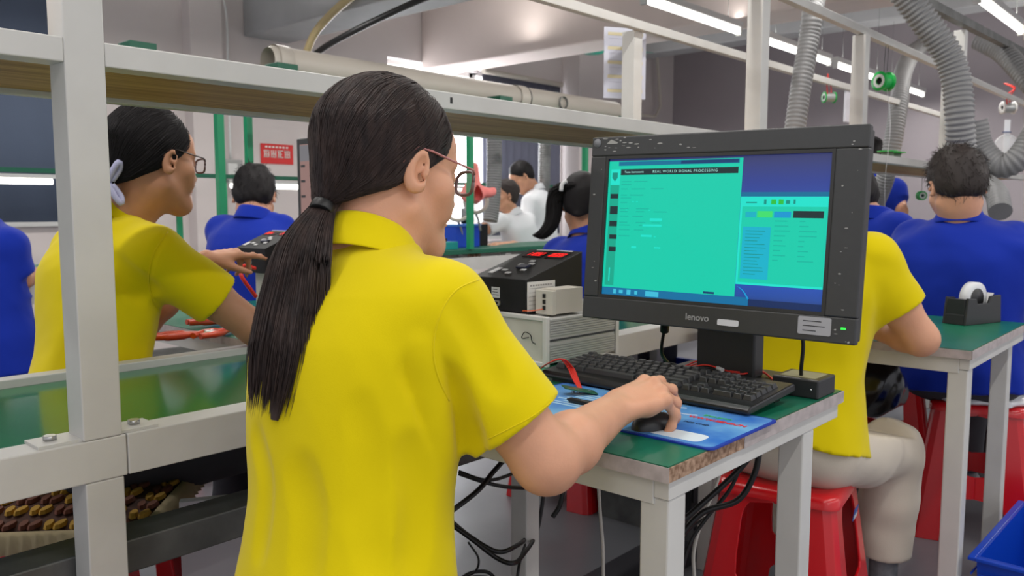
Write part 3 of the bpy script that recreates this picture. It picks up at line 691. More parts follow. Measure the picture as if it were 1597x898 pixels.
# ------------------------------------------------------------------ plastic stools
def stool_mesh():
    """tapered square stool: seat with rounded corners, four flared corner legs with arched openings, low ring."""
    parts = {}
    H_ = .455
    def ring(z):   # half width at height z
        return .125 + (.185 - .125) * (1 - z / H_)
    def corner_pts(hw_, r, n=5):
        pts = []
        for (sx, sy, a0) in ((1, 1, 0), (-1, 1, 90), (-1, -1, 180), (1, -1, 270)):
            for i in range(n + 1):
                a = radians(a0 + 90 * i / n); pts.append((sx * (hw_ - r) + r * cos(a), sy * (hw_ - r) + r * sin(a)))
        return pts
    seat = MB(); rows = [(.118, H_), (.134, H_ - .003), (.141, H_ - .012), (.142, H_ - .03)]
    vs = []; n = 24
    for (hw_, z) in rows: vs += [(x, y, z) for x, y in corner_pts(hw_, .032)]
    fs = [tuple(range(n))] + [(i * n + j, (i + 1) * n + j, (i + 1) * n + (j + 1) % n, i * n + (j + 1) % n) for i in range(3) for j in range(n)]
    seat.add(vs, fs, True); seat.smooth[-len(fs)] = False
    parts['seat'] = seat
    legs = []
    for q in range(4):
        lg = MB(); vs = []; zs = [H_ - .03, .418, .410, .402, .39, .37, .34, .28, .24, .228, .22, .15, .142, .13, .10, .05, .0]
        for z in zs:
            h = ring(z) + .004
            top = max(0, 1 - ((.418 - z) / .045)) if z < .418 else 1
            low = max(0, 1 - ((z - .22) / .035)) if z > .22 else (1 if z > .15 else max(0, 1 - (.15 - z) / .035))
            e_ = max(1 - sqrt(max(0, 1 - top * top)), 1 - sqrt(max(0, 1 - low * low)))
            lw = h * .50 + (min(.035, h * .5)) * e_
            lw = h if (z >= .418 or .15 <= z <= .22) else min(lw, h * .98)
            th = .006; r = .026
            # L-shaped outline around corner (+,+)
            out = [(h - lw, h), (h - r, h), (h - r * .3, h - r * .3), (h, h - r), (h, h - lw)]
            inn = [(h - th, h - lw), (h - th, h - r), (h - r * .3 - th * .8, h - r * .3 - th * .8), (h - r, h - th), (h - lw, h - th)]
            vs += [(x, y, z) for x, y in out + inn]
        n = 10; fs = [(i * n + j, i * n + (j + 1) % n, (i + 1) * n + (j + 1) % n, (i + 1) * n + j) for i in range(len(zs) - 1) for j in range(n)] + [tuple(range(n)), tuple(range((len(zs) - 1) * n, len(zs) * n))]
        c, s_ = cos(q * pi / 2), sin(q * pi / 2)
        lg.add([(x * c - y * s_, x * s_ + y * c, z) for x, y, z in vs], fs, False)
        legs.append(lg)
    brs = []
    for q in range(4):
        br = MB()
        c, s_ = cos(q * pi / 2), sin(q * pi / 2); ha, hb = ring(.152), ring(.218); w1 = .02
        a_ = MB().add([(-w1, -ha - .003, .152), (w1, -ha - .003, .152), (w1, -hb - .003, .218), (-w1, -hb - .003, .218), (-w1, -ha + .004, .152), (w1, -ha + .004, .152), (w1, -hb + .004, .218), (-w1, -hb + .004, .218)], [(0, 1, 2, 3), (7, 6, 5, 4), (0, 4, 5, 1), (1, 5, 6, 2), (2, 6, 7, 3), (3, 7, 4, 0)])
        br.add([(x * c - y * s_, x * s_ + y * c, zz) for x, y, zz in a_.v], a_.f); brs.append(br)
    parts['ring'] = brs; parts['legs'] = legs
    return parts
_st = stool_mesh()
STOOL = thing('plastic_stool', 'red plastic stool with a small blue sticker under the beige trousers', 'stool', (1.90, .80, 0), radians(9), 'red plastic stools')
_st['seat'].obj('seat', RED, STOOL, 0)
for l_ in _st['legs']: l_.obj('leg', RED, STOOL, .002)
for l_ in _st['ring']: l_.obj('stretcher', RED, STOOL, .001)
stk = MB(); stk.box(.04, .085, -.1505, -.149, .40, .43)
def stool(loc, rz, label): return dup(STOOL, label, loc, rz)
stool((3.10, .66, 0), radians(14), 'red plastic stool with white padded seat beyond the tape dispenser desk')
stool((2.47, 1.90, 0), radians(6), 'red plastic stool seen far under the desk between the cables')
stool((.65, 1.77, 0), radians(42), 'red plastic stool under the woven cushion at lower left')
stool((.50, .83, 0), radians(5), 'red plastic stool directly under the foreground person with the long ponytail')
_p = atd(392, 470, 3.3); stool((_p[0], _p[1], 0), radians(5), 'red plastic stool of the person in blue at the far green bench')
_p = V(3.36, 1.04, 0); stool((_p[0], _p[1], 0), radians(15), 'red plastic stool of the low seated person in blue between the hoses')
_s = stk.obj('sticker', mat('blue_sticker', (40, 90, 170), .4), STOOL, 0)
_s.rotation_euler = (radians(8), 0, 0); _s.location = (-.015, .060, -.022)
tt = MB().box(.045, .08, -.1515, -.1505, .402, .412).obj('sticker_print', LABW, _s)

# ------------------------------------------------------------------ implicit surface modelling
class Field:
    def __init__(s, lo, hi, h):
        s.lo = np.array(lo, float); s.h = h; s.n = np.ceil((np.array(hi) - s.lo) / h).astype(int) + 1
        s.F = np.full(tuple(s.n), 1.0, np.float32)
    def _sl(s, lo, hi):
        a = np.clip(np.floor((np.array(lo) - s.lo) / s.h).astype(int), 0, s.n - 1); b = np.clip(np.ceil((np.array(hi) - s.lo) / s.h).astype(int) + 1, 1, s.n)
        if np.any(b <= a): return None
        sl = tuple(slice(i, j) for i, j in zip(a, b))
        g = [(s.lo[i] + s.h * np.arange(a[i], b[i])).astype(np.float32) for i in range(3)]
        return sl, g[0][:, None, None], g[1][None, :, None], g[2][None, None, :]
    def op(s, lo, hi, fn, k=.01, mode='add'):
        r = s._sl(np.array(lo) - k - 2 * s.h, np.array(hi) + k + 2 * s.h)
        if r is None: return s
        sl, X, Y, Z = r; d = fn(X, Y, Z); F = s.F[sl]
        if mode == 'add':
            h_ = np.maximum(k - np.abs(F - d), 0) / k; s.F[sl] = np.minimum(F, d) - h_ * h_ * k / 4
        else:
            if mode == 'sub': d = -d
            h_ = np.maximum(k - np.abs(F - d), 0) / k; s.F[sl] = np.maximum(F, d) + h_ * h_ * k / 4
        return s
    def cone(s, a, b, ra, rb, k=.01, mode='add'):
        a = V(*a); b = V(*b); ab = b - a; L2 = ab @ ab + 1e-12; R = max(ra, rb)
        def fn(X, Y, Z):
            t = np.clip(((X - a[0]) * ab[0] + (Y - a[1]) * ab[1] + (Z - a[2]) * ab[2]) / L2, 0, 1)
            return np.sqrt((X - a[0] - t * ab[0]) ** 2 + (Y - a[1] - t * ab[1]) ** 2 + (Z - a[2] - t * ab[2]) ** 2) - (ra + (rb - ra) * t)
        return s.op(np.minimum(a, b) - R, np.maximum(a, b) + R, fn, k, mode)
    def path(s, pts, rs, k=.01, mode='add'):
        for i in range(len(pts) - 1): s.cone(pts[i], pts[i + 1], rs[i], rs[i + 1], k, mode)
        return s
    def ell(s, c, r, R=None, k=.01, mode='add'):
        c = V(*c); r = V(*r); R = np.eye(3) if R is None else R; m_ = r.max()
        def fn(X, Y, Z):
            dx, dy, dz = X - c[0], Y - c[1], Z - c[2]
            l = [(dx * R[0, i] + dy * R[1, i] + dz * R[2, i]) for i in range(3)]
            k0 = np.sqrt(sum((l[i] / r[i]) ** 2 for i in range(3))); k1 = np.sqrt(sum((l[i] / r[i] ** 2) ** 2 for i in range(3))) + 1e-9
            return k0 * (k0 - 1) / k1
        return s.op(c - m_, c + m_, fn, k, mode)
    def plane(s, lo, hi, p, nrm, k=.004):   # removes the side the normal points to, inside the box
        p = V(*p); nrm = V(*nrm) / np.linalg.norm(nrm)
        def fn(X, Y, Z): return (X - p[0]) * nrm[0] + (Y - p[1]) * nrm[1] + (Z - p[2]) * nrm[2]
        return s.op(lo, hi, fn, k, 'int')
    def stack(s, o, R, zs, ws, ds, cy=None, k=.02, mode='add', p=2.3):
        """elliptical sections along local z; o origin, R columns = local axes"""
        o = V(*o); zs = np.array(zs); ws = np.array(ws); ds = np.array(ds); cy = np.zeros(len(zs)) if cy is None else np.array(cy)
        cs = np.array([[sx * ws.max(), sy * (ds.max() + abs(cy).max()), z] for sx in (-1, 1) for sy in (-1, 1) for z in (zs[0] - .02, zs[-1] + .02)]) @ R.T + o
        def fn(X, Y, Z):
            dx, dy, dz = X - o[0], Y - o[1], Z - o[2]
            lx, ly, lz = [(dx * R[0, i] + dy * R[1, i] + dz * R[2, i]) for i in range(3)]
            w_ = np.interp(lz, zs, ws).astype(np.float32); d_ = np.interp(lz, zs, ds).astype(np.float32); c_ = np.interp(lz, zs, cy).astype(np.float32)
            r = (np.abs(lx / w_) ** p + np.abs((ly - c_) / d_) ** p) ** (1 / p)
            return np.maximum((r - 1) * np.minimum(w_, d_), np.maximum(zs[0] - lz, lz - zs[-1]))
        return s.op(cs.min(0), cs.max(0), fn, k, mode)
    def wrinkle(s, amp, f, seed=0, lo=None, hi=None):
        r = s._sl(s.lo if lo is None else lo, s.lo + s.h * (s.n - 1) if hi is None else hi)
        sl, X, Y, Z = r; g = np.random.default_rng(seed); acc = 0
        for i in range(5):
            d = g.normal(size=3) * V(1, 1, .45); d /= np.linalg.norm(d); e = g.normal(size=3); e /= np.linalg.norm(e); ff = f * g.uniform(.6, 1.7); ph = g.uniform(0, 6, 3)
            acc = acc + np.sin((X * d[0] + Y * d[1] + Z * d[2]) * ff + ph[0] + 1.6 * np.sin((X * e[0] + Y * e[1] + Z * e[2]) * ff * .6 + ph[1])) / 5
        s.F[sl] += (amp * 1.8 * acc).astype(np.float32); return s
    def mesh(s):
        F = s.F; S_ = F < 0; nx, ny, nz = F.shape
        c = np.zeros((nx - 1, ny - 1, nz - 1), np.uint8)
        for dx in (0, 1):
            for dy in (0, 1):
                for dz in (0, 1): c += S_[dx:nx - 1 + dx, dy:ny - 1 + dy, dz:nz - 1 + dz]
        idx = np.argwhere((c > 0) & (c < 8)); vid = np.full(c.shape, -1, np.int32); vid[tuple(idx.T)] = np.arange(len(idx))
        acc = np.zeros((len(idx), 3)); cnt = np.zeros(len(idx))
        for ax in range(3):
            o1, o2 = [a for a in range(3) if a != ax]
            for u in (0, 1):
                for v in (0, 1):
                    A = idx.copy(); A[:, o1] += u; A[:, o2] += v; B = A.copy(); B[:, ax] += 1
                    fa = F[tuple(A.T)]; fb = F[tuple(B.T)]; m_ = (fa < 0) != (fb < 0); t = np.where(m_, fa / np.where(m_, fa - fb, 1), 0)
                    P = A.astype(float); P[:, ax] += t; acc[m_] += P[m_]; cnt[m_] += 1
        verts = acc / cnt[:, None] * s.h + s.lo
        faces = []
        for ax in range(3):
            o1, o2 = (ax + 1) % 3, (ax + 2) % 3
            sa = [slice(None)] * 3; sb = [slice(None)] * 3; sa[ax] = slice(0, -1); sb[ax] = slice(1, None)
            E_ = S_[tuple(sa)] != S_[tuple(sb)]; e = np.argwhere(E_)
            e = e[(e[:, o1] > 0) & (e[:, o2] > 0) & (e[:, o1] < F.shape[o1] - 1) & (e[:, o2] < F.shape[o2] - 1)]
            q = []
            for (u, v) in ((1, 1), (0, 1), (0, 0), (1, 0)):
                A = e.copy(); A[:, o1] -= u; A[:, o2] -= v; q.append(vid[tuple(A.T)])
            q = np.stack(q, 1); ins = S_[tuple(e.T)]; q[~ins] = q[~ins][:, ::-1]; faces.append(q)
        return verts, np.concatenate(faces)
    def obj(s, name, material, parent, smooth_iter=1):
        v, f = s.mesh(); return npmesh(name, v, f, material, parent)
def npmesh(name, v, f, material, parent, loc=None):
    off_ = np.array(parent.location) if parent is not None and parent.parent is None else np.zeros(3)
    if parent is not None and parent.parent is not None: off_ = np.array(parent.parent.location)
    v = np.asarray(v) - off_; me = bpy.data.meshes.new(name); me.vertices.add(len(v)); me.vertices.foreach_set('co', v.astype(np.float32).ravel())
    k = f.shape[1]; me.loops.add(f.size); me.loops.foreach_set('vertex_index', f.astype(np.int32).ravel()); me.polygons.add(len(f)); me.polygons.foreach_set('loop_start', np.arange(0, f.size, k, dtype=np.int32))
    me.polygons.foreach_set('use_smooth', np.ones(len(f), bool)); me.update(calc_edges=True); me.validate(); me.materials.append(material)
    o = bpy.data.objects.new(name, me); link(o, parent); return o

def basis(az, pitch=0, roll=0):
    """columns right, forward, up; az = facing azimuth, pitch positive looks down, roll positive leans to its right"""
    f = V(cos(az), sin(az), 0); r = V(sin(az), -cos(az), 0); u = V(0, 0, 1)
    f2 = f * cos(pitch) - u * sin(pitch); u2 = u * cos(pitch) + f * sin(pitch)
    r3 = r * cos(roll) - u2 * sin(roll); u3 = u2 * cos(roll) + r * sin(roll)
    return np.stack([r3, f2, u3], 1)

def head_prims(F, o, R, sc=1.0, detail=True, neck=None, ear=1.0):
    g = lambda *p: o + R @ (V(*p) * sc)
    e = lambda c, r, k=.01, mode='add', Q=None: F.ell(g(*c), V(*r) * sc, R if Q is None else R @ Q, k * sc, mode)
    e((0, -.012, .036), (.075, .094, .086)); e((0, .032, -.012), (.064, .064, .088), .02)
    e((0, .045, .045), (.060, .052, .045), .02)
    for s_ in (-1, 1):
        F.cone(g(s_ * .052, .002, -.052), g(s_ * .014, .078, -.098), .020 * sc, .015 * sc, .022 * sc)
        F.cone(g(s_ * .05, .055, -.018), g(s_ * .036, .068, -.045), .020 * sc, .019 * sc, .02 * sc)
    F.cone(g(-.02, .0, -.07), g(0, .07, -.088), .032 * sc, .024 * sc, .025 * sc); F.cone(g(.02, .0, -.07), g(0, .07, -.088), .032 * sc, .024 * sc, .025 * sc)
    e((0, .083, -.098), (.020, .015, .016), .015)
    if detail:
        for s_ in (-1, 1): F.cone(g(s_ * .012, .094, .024), g(s_ * .045, .076, .022), .008 * sc, .008 * sc, .012 * sc)
        for s_ in (-1, 1): e((s_ * .031, .104, .004), (.017, .015, .012), .010, 'sub'); e((s_ * .031, .0815, .004), (.0125, .0125, .0125), .003)
        F.cone(g(0, .092, .012), g(0, .112, -.030), .007 * sc, .0105 * sc, .010 * sc)
        for s_ in (-1, 1): e((s_ * .011, .102, -.034), (.008, .010, .007), .006)
        e((0, .094, -.062), (.024, .010, .0055), .006); e((0, .092, -.072), (.020, .011, .0065), .005); e((0, .105, -.0668), (.022, .006, .0014), .003, 'sub')
    if ear:
        for s_ in (-1, 1):
            Q = np.array(Matrix.Rotation(s_ * radians(-18), 3, 'Z') @ Matrix.Rotation(radians(-12), 3, 'X'))
            c = V(s_ * .080, -.008, -.002)
            e(c, (.007, .0175, .0305), .006, 'add', Q)
            e(c + V(s_ * .0015, .001, -.019), (.006, .012, .012), .005, 'add', Q)
            e(c + V(s_ * .009, .004, .003), (.0105, .0108, .021), .003, 'sub', Q)
            e(c + V(s_ * .004, .007, -.006), (.008, .0055, .009), .002, 'sub', Q)
            e(c + V(s_ * .002, .012, -.002), (.005, .004, .008), .004, 'add', Q)
    if neck is not None:
        F.cone(g(0, -.022, -.045), neck, .050 * sc, .054 * sc, .03)
        F.cone(g(0, .005, -.065), V(*neck) + R[:, 1] * .012, .042 * sc, .05 * sc, .025)

def hand_prims(F, w, f, n, s, curls, spread=.10, sc=1.0, thumb=(.5, -.35), tk=.0045):
    """w wrist, f fingers' direction, n back-of-hand normal, s thumb side; curls per finger = three bend angles"""
    f = f / np.linalg.norm(f); n = n - f * (n @ f); n /= np.linalg.norm(n); s = s - f * (s @ f) - n * (s @ n); s /= np.linalg.norm(s)
    offs = [.0265, .0085, -.0095, -.026]; lens = [(.042, .024, .019), (.046, .028, .020), (.042, .026, .019), (.033, .020, .017)]; reach = [.086, .089, .085, .077]
    for i in range(4):
        kn = w + (f * reach[i] + s * offs[i] + n * (.006 - .004 * abs(i - 1))) * sc
        F.cone(w + s * offs[i] * .55 * sc + n * .002 + f * .008, kn, .0150 * sc, .0105 * sc, .008)
        a = 0; p = kn; fd = f * cos(spread * (1.2 - i) * .8) + s * sin(spread * (1.2 - i) * .8)
        for j in range(3):
            a += curls[i][j]; d = fd * cos(a) - n * sin(a); q = p + d * lens[i][j] * sc
            r0 = (.0092, .0080, .0072)[j] * sc * (1 if i < 3 else .88); r1 = (.0082, .0073, .0060)[j] * sc * (1 if i < 3 else .88)
            F.cone(p, q, r0, r1, tk); 
            if j: F.ell(p + n * .001, (r0 * 1.12,) * 3, None, .004)
            p = q
        F.ell(kn + n * .0035, (.0108 * sc,) * 3, None, .004)
    F.cone(w + f * .045 * sc + s * .012 * sc - n * .004, w + f * .05 * sc - s * .014 * sc - n * .006, .0155 * sc, .0145 * sc, .014)
    t0 = w + (f * .022 + s * .022 - n * .006) * sc; d1 = f * cos(thumb[0]) + s * sin(thumb[0]) + n * thumb[1]; d1 /= np.linalg.norm(d1)
    t1 = t0 + d1 * .042 * sc; d2 = d1 * .9 + f * .35 - n * .12; d2 /= np.linalg.norm(d2); t2 = t1 + d2 * .032 * sc; d3 = d2 + f * .15; d3 /= np.linalg.norm(d3); t3 = t2 + d3 * .024 * sc
    F.cone(t0, t1, .0165 * sc, .0115 * sc, .012); F.cone(t1, t2, .0105 * sc, .0092 * sc, .004); F.cone(t2, t3, .0092 * sc, .0070 * sc, .003)

def tubes(name, paths, r0, r1, material, parent, n=3, taper=True):
    """many thin strands of equal point count as one mesh"""
    P = np.array(paths); N, K, _ = P.shape; T = np.gradient(P, axis=1); T /= np.linalg.norm(T, axis=2)[..., None] + 1e-9
    u = np.cross(T, V(.3, .2, .93)); u /= np.linalg.norm(u, axis=2)[..., None] + 1e-9; w_ = np.cross(T, u)
    rad = np.linspace(r0, r1, K)[None, :, None] * np.ones((N, 1, 1)); rad[:, -1] *= .15
    vs = np.stack([P + rad * (u * cos(2 * pi * j / n) + w_ * sin(2 * pi * j / n)) for j in range(n)], 2)     # N,K,n,3
    base = (np.arange(N) * K * n)[:, None, None]; i = np.arange(K - 1)[None, :, None] * n; j = np.arange(n)[None, None, :]; jn = (np.arange(n) + 1) % n
    a = base + i + j; b = base + i + jn[None, None, :]
    f = np.stack([a, b, b + n, a + n], -1).reshape(-1, 4)
    return npmesh(name, vs.reshape(-1, 3), f, material, parent)

def hair_cap(F, o, R, sc=1.0, style='tied', grow=1.0):
    g = lambda *p: o + R @ (V(*p) * sc)
    lo = o - .2 * sc; hi = o + .2 * sc
    if style == 'tied':
        F.ell(g(0, -.013, .040), V(.083, .102, .091) * sc * grow, R, .01)
        F.ell(g(0, -.042, -.015), V(.064, .060, .066) * sc * grow, R, .03)
        F.cone(g(0, -.068, -.03), g(0, -.085, -.055), .034 * sc, .018 * sc, .025)
        F.plane(lo, hi, g(0, .030, .0), R @ V(0, .80, -.60), .012 * sc)
        F.plane(lo, hi, g(0, .012, .0), R @ V(0, .50, -.866), .012 * sc)
    else:
        F.ell(g(0, -.014, .045), V(.083, .103, .091) * sc * grow, R, .01)
        F.ell(g(0, -.04, -.01), V(.072, .064, .066) * sc * grow, R, .03)
        F.plane(lo, hi, g(0, .034, .010), R @ V(0, .86, -.50), .02 * sc)
        F.plane(lo, hi, g(0, .000, -.012), R @ V(0, .72, -.69), .015 * sc)
        F.plane(lo, hi, g(0, -.02, -.074), R @ V(0, -.1, -1), .02 * sc)

def comb_strands(capobj_mesh, o, R, tie, count, seed=0, K=16, lift=.0012, sc=1.0):
    """strands following the cap surface from random points to the tie point"""
    v, f = capobj_mesh; bvh = BVHTree.FromPolygons([tuple(x) for x in v], [tuple(map(int, x)) for x in f])
    g = np.random.default_rng(seed); idx = g.choice(len(v), count); c = o + R @ V(0, -.02, .03) * sc; out = []
    dt = (tie - c); dt /= np.linalg.norm(dt)
    for i in idx:
        p = v[i]; d = (p - c); d /= np.linalg.norm(d); ang = math.acos(np.clip(d @ dt, -1, 1))
        if ang < .25: continue
        path = []; lf = lift + g.uniform(-.0005, .0014)
        for t in np.linspace(0, 1, K):
            dd = (d * sin((1 - t) * ang) + dt * sin(t * ang)) / sin(ang) if ang < 3.0 else d * (1 - t) + dt * t
            # sweep hair along a curved path: bias downward
            q = c + dd * .13 * sc; h = bvh.find_nearest(Vector(q))
            nrm = V(*h[1]); path.append(V(*h[0]) + nrm * lf * (1 - .5 * t))
        out.append(path)
    return out

def arm_shirt(F, S, E_, end, r0, r1, hemopen=True):
    ax = (E_ - S) / np.linalg.norm(E_ - S); P = S + (E_ - S) * end
    return ax, P
def shirt_field(lo, hi, h, pel, nck, SR, SL, ER, EL, sleeve=.62, wid=1.0, r=(.066, .064), collar=True, female=False, fold=.0018, seed=1, hem=-.06, longs=False, WR=None, WL=None, headR=None):
    F = Field(lo, hi, h); z = nck - pel; L = np.linalg.norm(z); z /= L; x = SR - SL; x -= z * (x @ z); x /= np.linalg.norm(x); y = np.cross(z, x); R = np.stack([x, y, z], 1)
    def torso():
        T = Field(lo, hi, h); prof_ = spline(list(zip(t, ws, ds)), 64); cyv = np.interp(prof_[:, 0], t, [0, 0, 0, -.003, -.008, -.010, -.008, 0, .008, .010])
        T.stack(pel, R, prof_[:, 0], prof_[:, 1], prof_[:, 2], cyv, .01)
        if fold: T.wrinkle(fold, 26, seed); T.wrinkle(fold * .3, 70, seed + 50)
        k_ = .03; hh_ = np.maximum(k_ - np.abs(F.F - T.F), 0) / k_; F.F = np.minimum(F.F, T.F) - hh_ * hh_ * k_ / 4
    t = np.array([hem / L, 0, .18, .38, .58, .74, .86, .95, 1.0, 1.035]) * L
    if female: ws = V(.180, .178, .160, .150, .158, .168, .158, .108, .072, .060) * wid; ds = V(.135, .135, .118, .108, .112, .112, .096, .078, .064, .056) * wid
    else: ws = V(.175, .175, .170, .172, .182, .190, .178, .122, .076, .062) * wid; ds = V(.130, .130, .122, .118, .122, .118, .100, .082, .066, .058) * wid
    for (S_, E_, W_, sg) in ((SR, ER, WR, 1), (SL, EL, WL, -1)):
        if S_ is None: continue
        c = nck - z * .075 + x * sg * .05
        F.cone(c, S_ , .060, r[0] * .92, .05)
        F.cone(nck - z * .035 + x * sg * .03, S_ + z * .01, .045, .042, .05)
        ax = (E_ - S_); LA = np.linalg.norm(ax); ax /= LA
        if longs:
            F.path([S_, E_, W_], [r[0], r[1] * .95, r[1] * .75], .03)
        else:
            P = S_ + ax * LA * sleeve
            F.cone(S_, P + ax * .03, r[0], r[1] * 1.04, .035)
    if fold: F.wrinkle(fold, 34, seed + 7); F.wrinkle(fold * .3, 75, seed + 57)
    if not longs:
        for (S_, E_) in ((SR, ER), (SL, EL)):
            ax = (E_ - S_); LA = np.linalg.norm(ax); ax /= LA; P = S_ + ax * LA * sleeve
            lo2 = P - .11; hi2 = P + ax * .06 + .11; lo2 = np.minimum(P, P + ax * .09) - r[1] * 1.2; hi2 = np.maximum(P, P + ax * .09) + r[1] * 1.2
            # cut only beyond the hem and near the arm axis
            def cut(X, Y, Z, P=P, ax=ax):
                dx, dy, dz = X - P[0], Y - P[1], Z - P[2]; al = dx * ax[0] + dy * ax[1] + dz * ax[2]
                rad = np.sqrt(np.maximum((dx - al * ax[0]) ** 2 + (dy - al * ax[1]) ** 2 + (dz - al * ax[2]) ** 2, 0))
                return np.maximum(-al, np.maximum(rad - r[1] * 1.5, al - .10))
            F.op(lo2, hi2, cut, .003, 'sub')
            F.cone(P - ax * .03, P + ax * .05, r[1] * .72, r[1] * .93, .006, 'sub')
    torso()
    return F, R, x, y, z
def collar_mesh(nck, R, r=.060, h=.038, tilt=.35, sc=1.0):
    """folded polo collar: stand plus fall, open at the front"""
    mb = []; rows = []
    n = 44
    prof = [(r * .95, -.012), (r * .90, h * .75), (r * .93, h), (r * 1.0, h * 1.04), (r * 1.13, h * .62), (r * 1.34, h * .02), (r * 1.36, -.006), (r * 1.30, -.004), (r * 1.08, h * .35)]
    vs = []
    for (rr_, zz) in prof:
        for j in range(n + 1):
            a = radians(-252 + 324 * j / n)      # gap around front (+y = 90 deg)
            fr_ = max(0, sin(a)); l = V(rr_ * cos(a) * 1.04, rr_ * sin(a) * 1.0 + .006 * fr_, zz - .028 * (sin(a) + 1) * .5 - .012 * fr_ + .004)
            vs.append(nck + R @ (l * sc))
    m_ = n + 1; fs = [(i * m_ + j, i * m_ + j + 1, ((i + 1) % len(prof)) * m_ + j + 1, ((i + 1) % len(prof)) * m_ + j) for i in range(len(prof)) for j in range(n)]
    return np.array(vs), np.array(fs)

def bend(S_, W_, l1, l2, hint):
    """elbow or knee position from both ends"""
    d = W_ - S_; D = np.linalg.norm(d); u = d / D; D = min(D, (l1 + l2) * .999)
    a = (l1 * l1 - l2 * l2 + D * D) / (2 * D); h_ = sqrt(max(l1 * l1 - a * a, 0)); hint = V(*hint); hint = hint - u * (hint @ u); hint /= np.linalg.norm(hint)
    return S_ + u * a + hint * h_
RELAX = [(.35, .5, .3)] * 4

def glasses(parent, o, R, material, sc=1.0, name='glasses', w=.0):
    g = lambda *p: o + R @ (V(*p) * sc)
    gl = None; mb = MB(); rim_ = MB()
    for s_ in (-1, 1):
        pts = []
        for i in range(25):
            a = 2 * pi * i / 24; pts.append(g(s_ * .034 + .026 * math.copysign(abs(cos(a)) ** .7, cos(a)), .113 - .012 * abs((s_ * .034 + .026 * cos(a)) / .06) ** 2, .001 + .0165 * math.copysign(abs(sin(a)) ** .7, sin(a))) - np.array(parent.location))
        rim_.tube(pts, .0024 * sc, 8)
        tp = [g(s_ * .060, .102, .012), g(s_ * .068, .092, .016), g(s_ * .074, .05, .021), g(s_ * .080, .012, .026), g(s_ * .078, -.010, .028), g(s_ * .076, -.03, .005)]
        mb.tube([p - np.array(parent.location) for p in tp], .0016 * sc, 6)
    mb.tube([g(-.009, .115, .006) - np.array(parent.location), g(0, .118, .009) - np.array(parent.location), g(.009, .115, .006) - np.array(parent.location)], .0014 * sc, 6)
    rim_.tube([g(-.009, .115, .006) - np.array(parent.location), g(0, .118, .009) - np.array(parent.location), g(.009, .115, .006) - np.array(parent.location)], .0018 * sc, 6)
    gl = mb.obj(name, material, parent); rim_.obj('rim', mat('smoky_spectacle_rim', (112, 92, 92), .3), gl)
    for s_ in (-1, 1):
        pts = [g(s_ * .034 + .0245 * cos(a), .1125 - .010 * abs((s_ * .034 + .025 * cos(a)) / .06) ** 2, .001 + .016 * sin(a)) - np.array(parent.location) for a in np.linspace(0, 2 * pi, 25)[:-1]]
        l = MB(); l.add(pts, [tuple(range(24))]); lo_ = l.obj('lens', LENS, gl)
    return gl

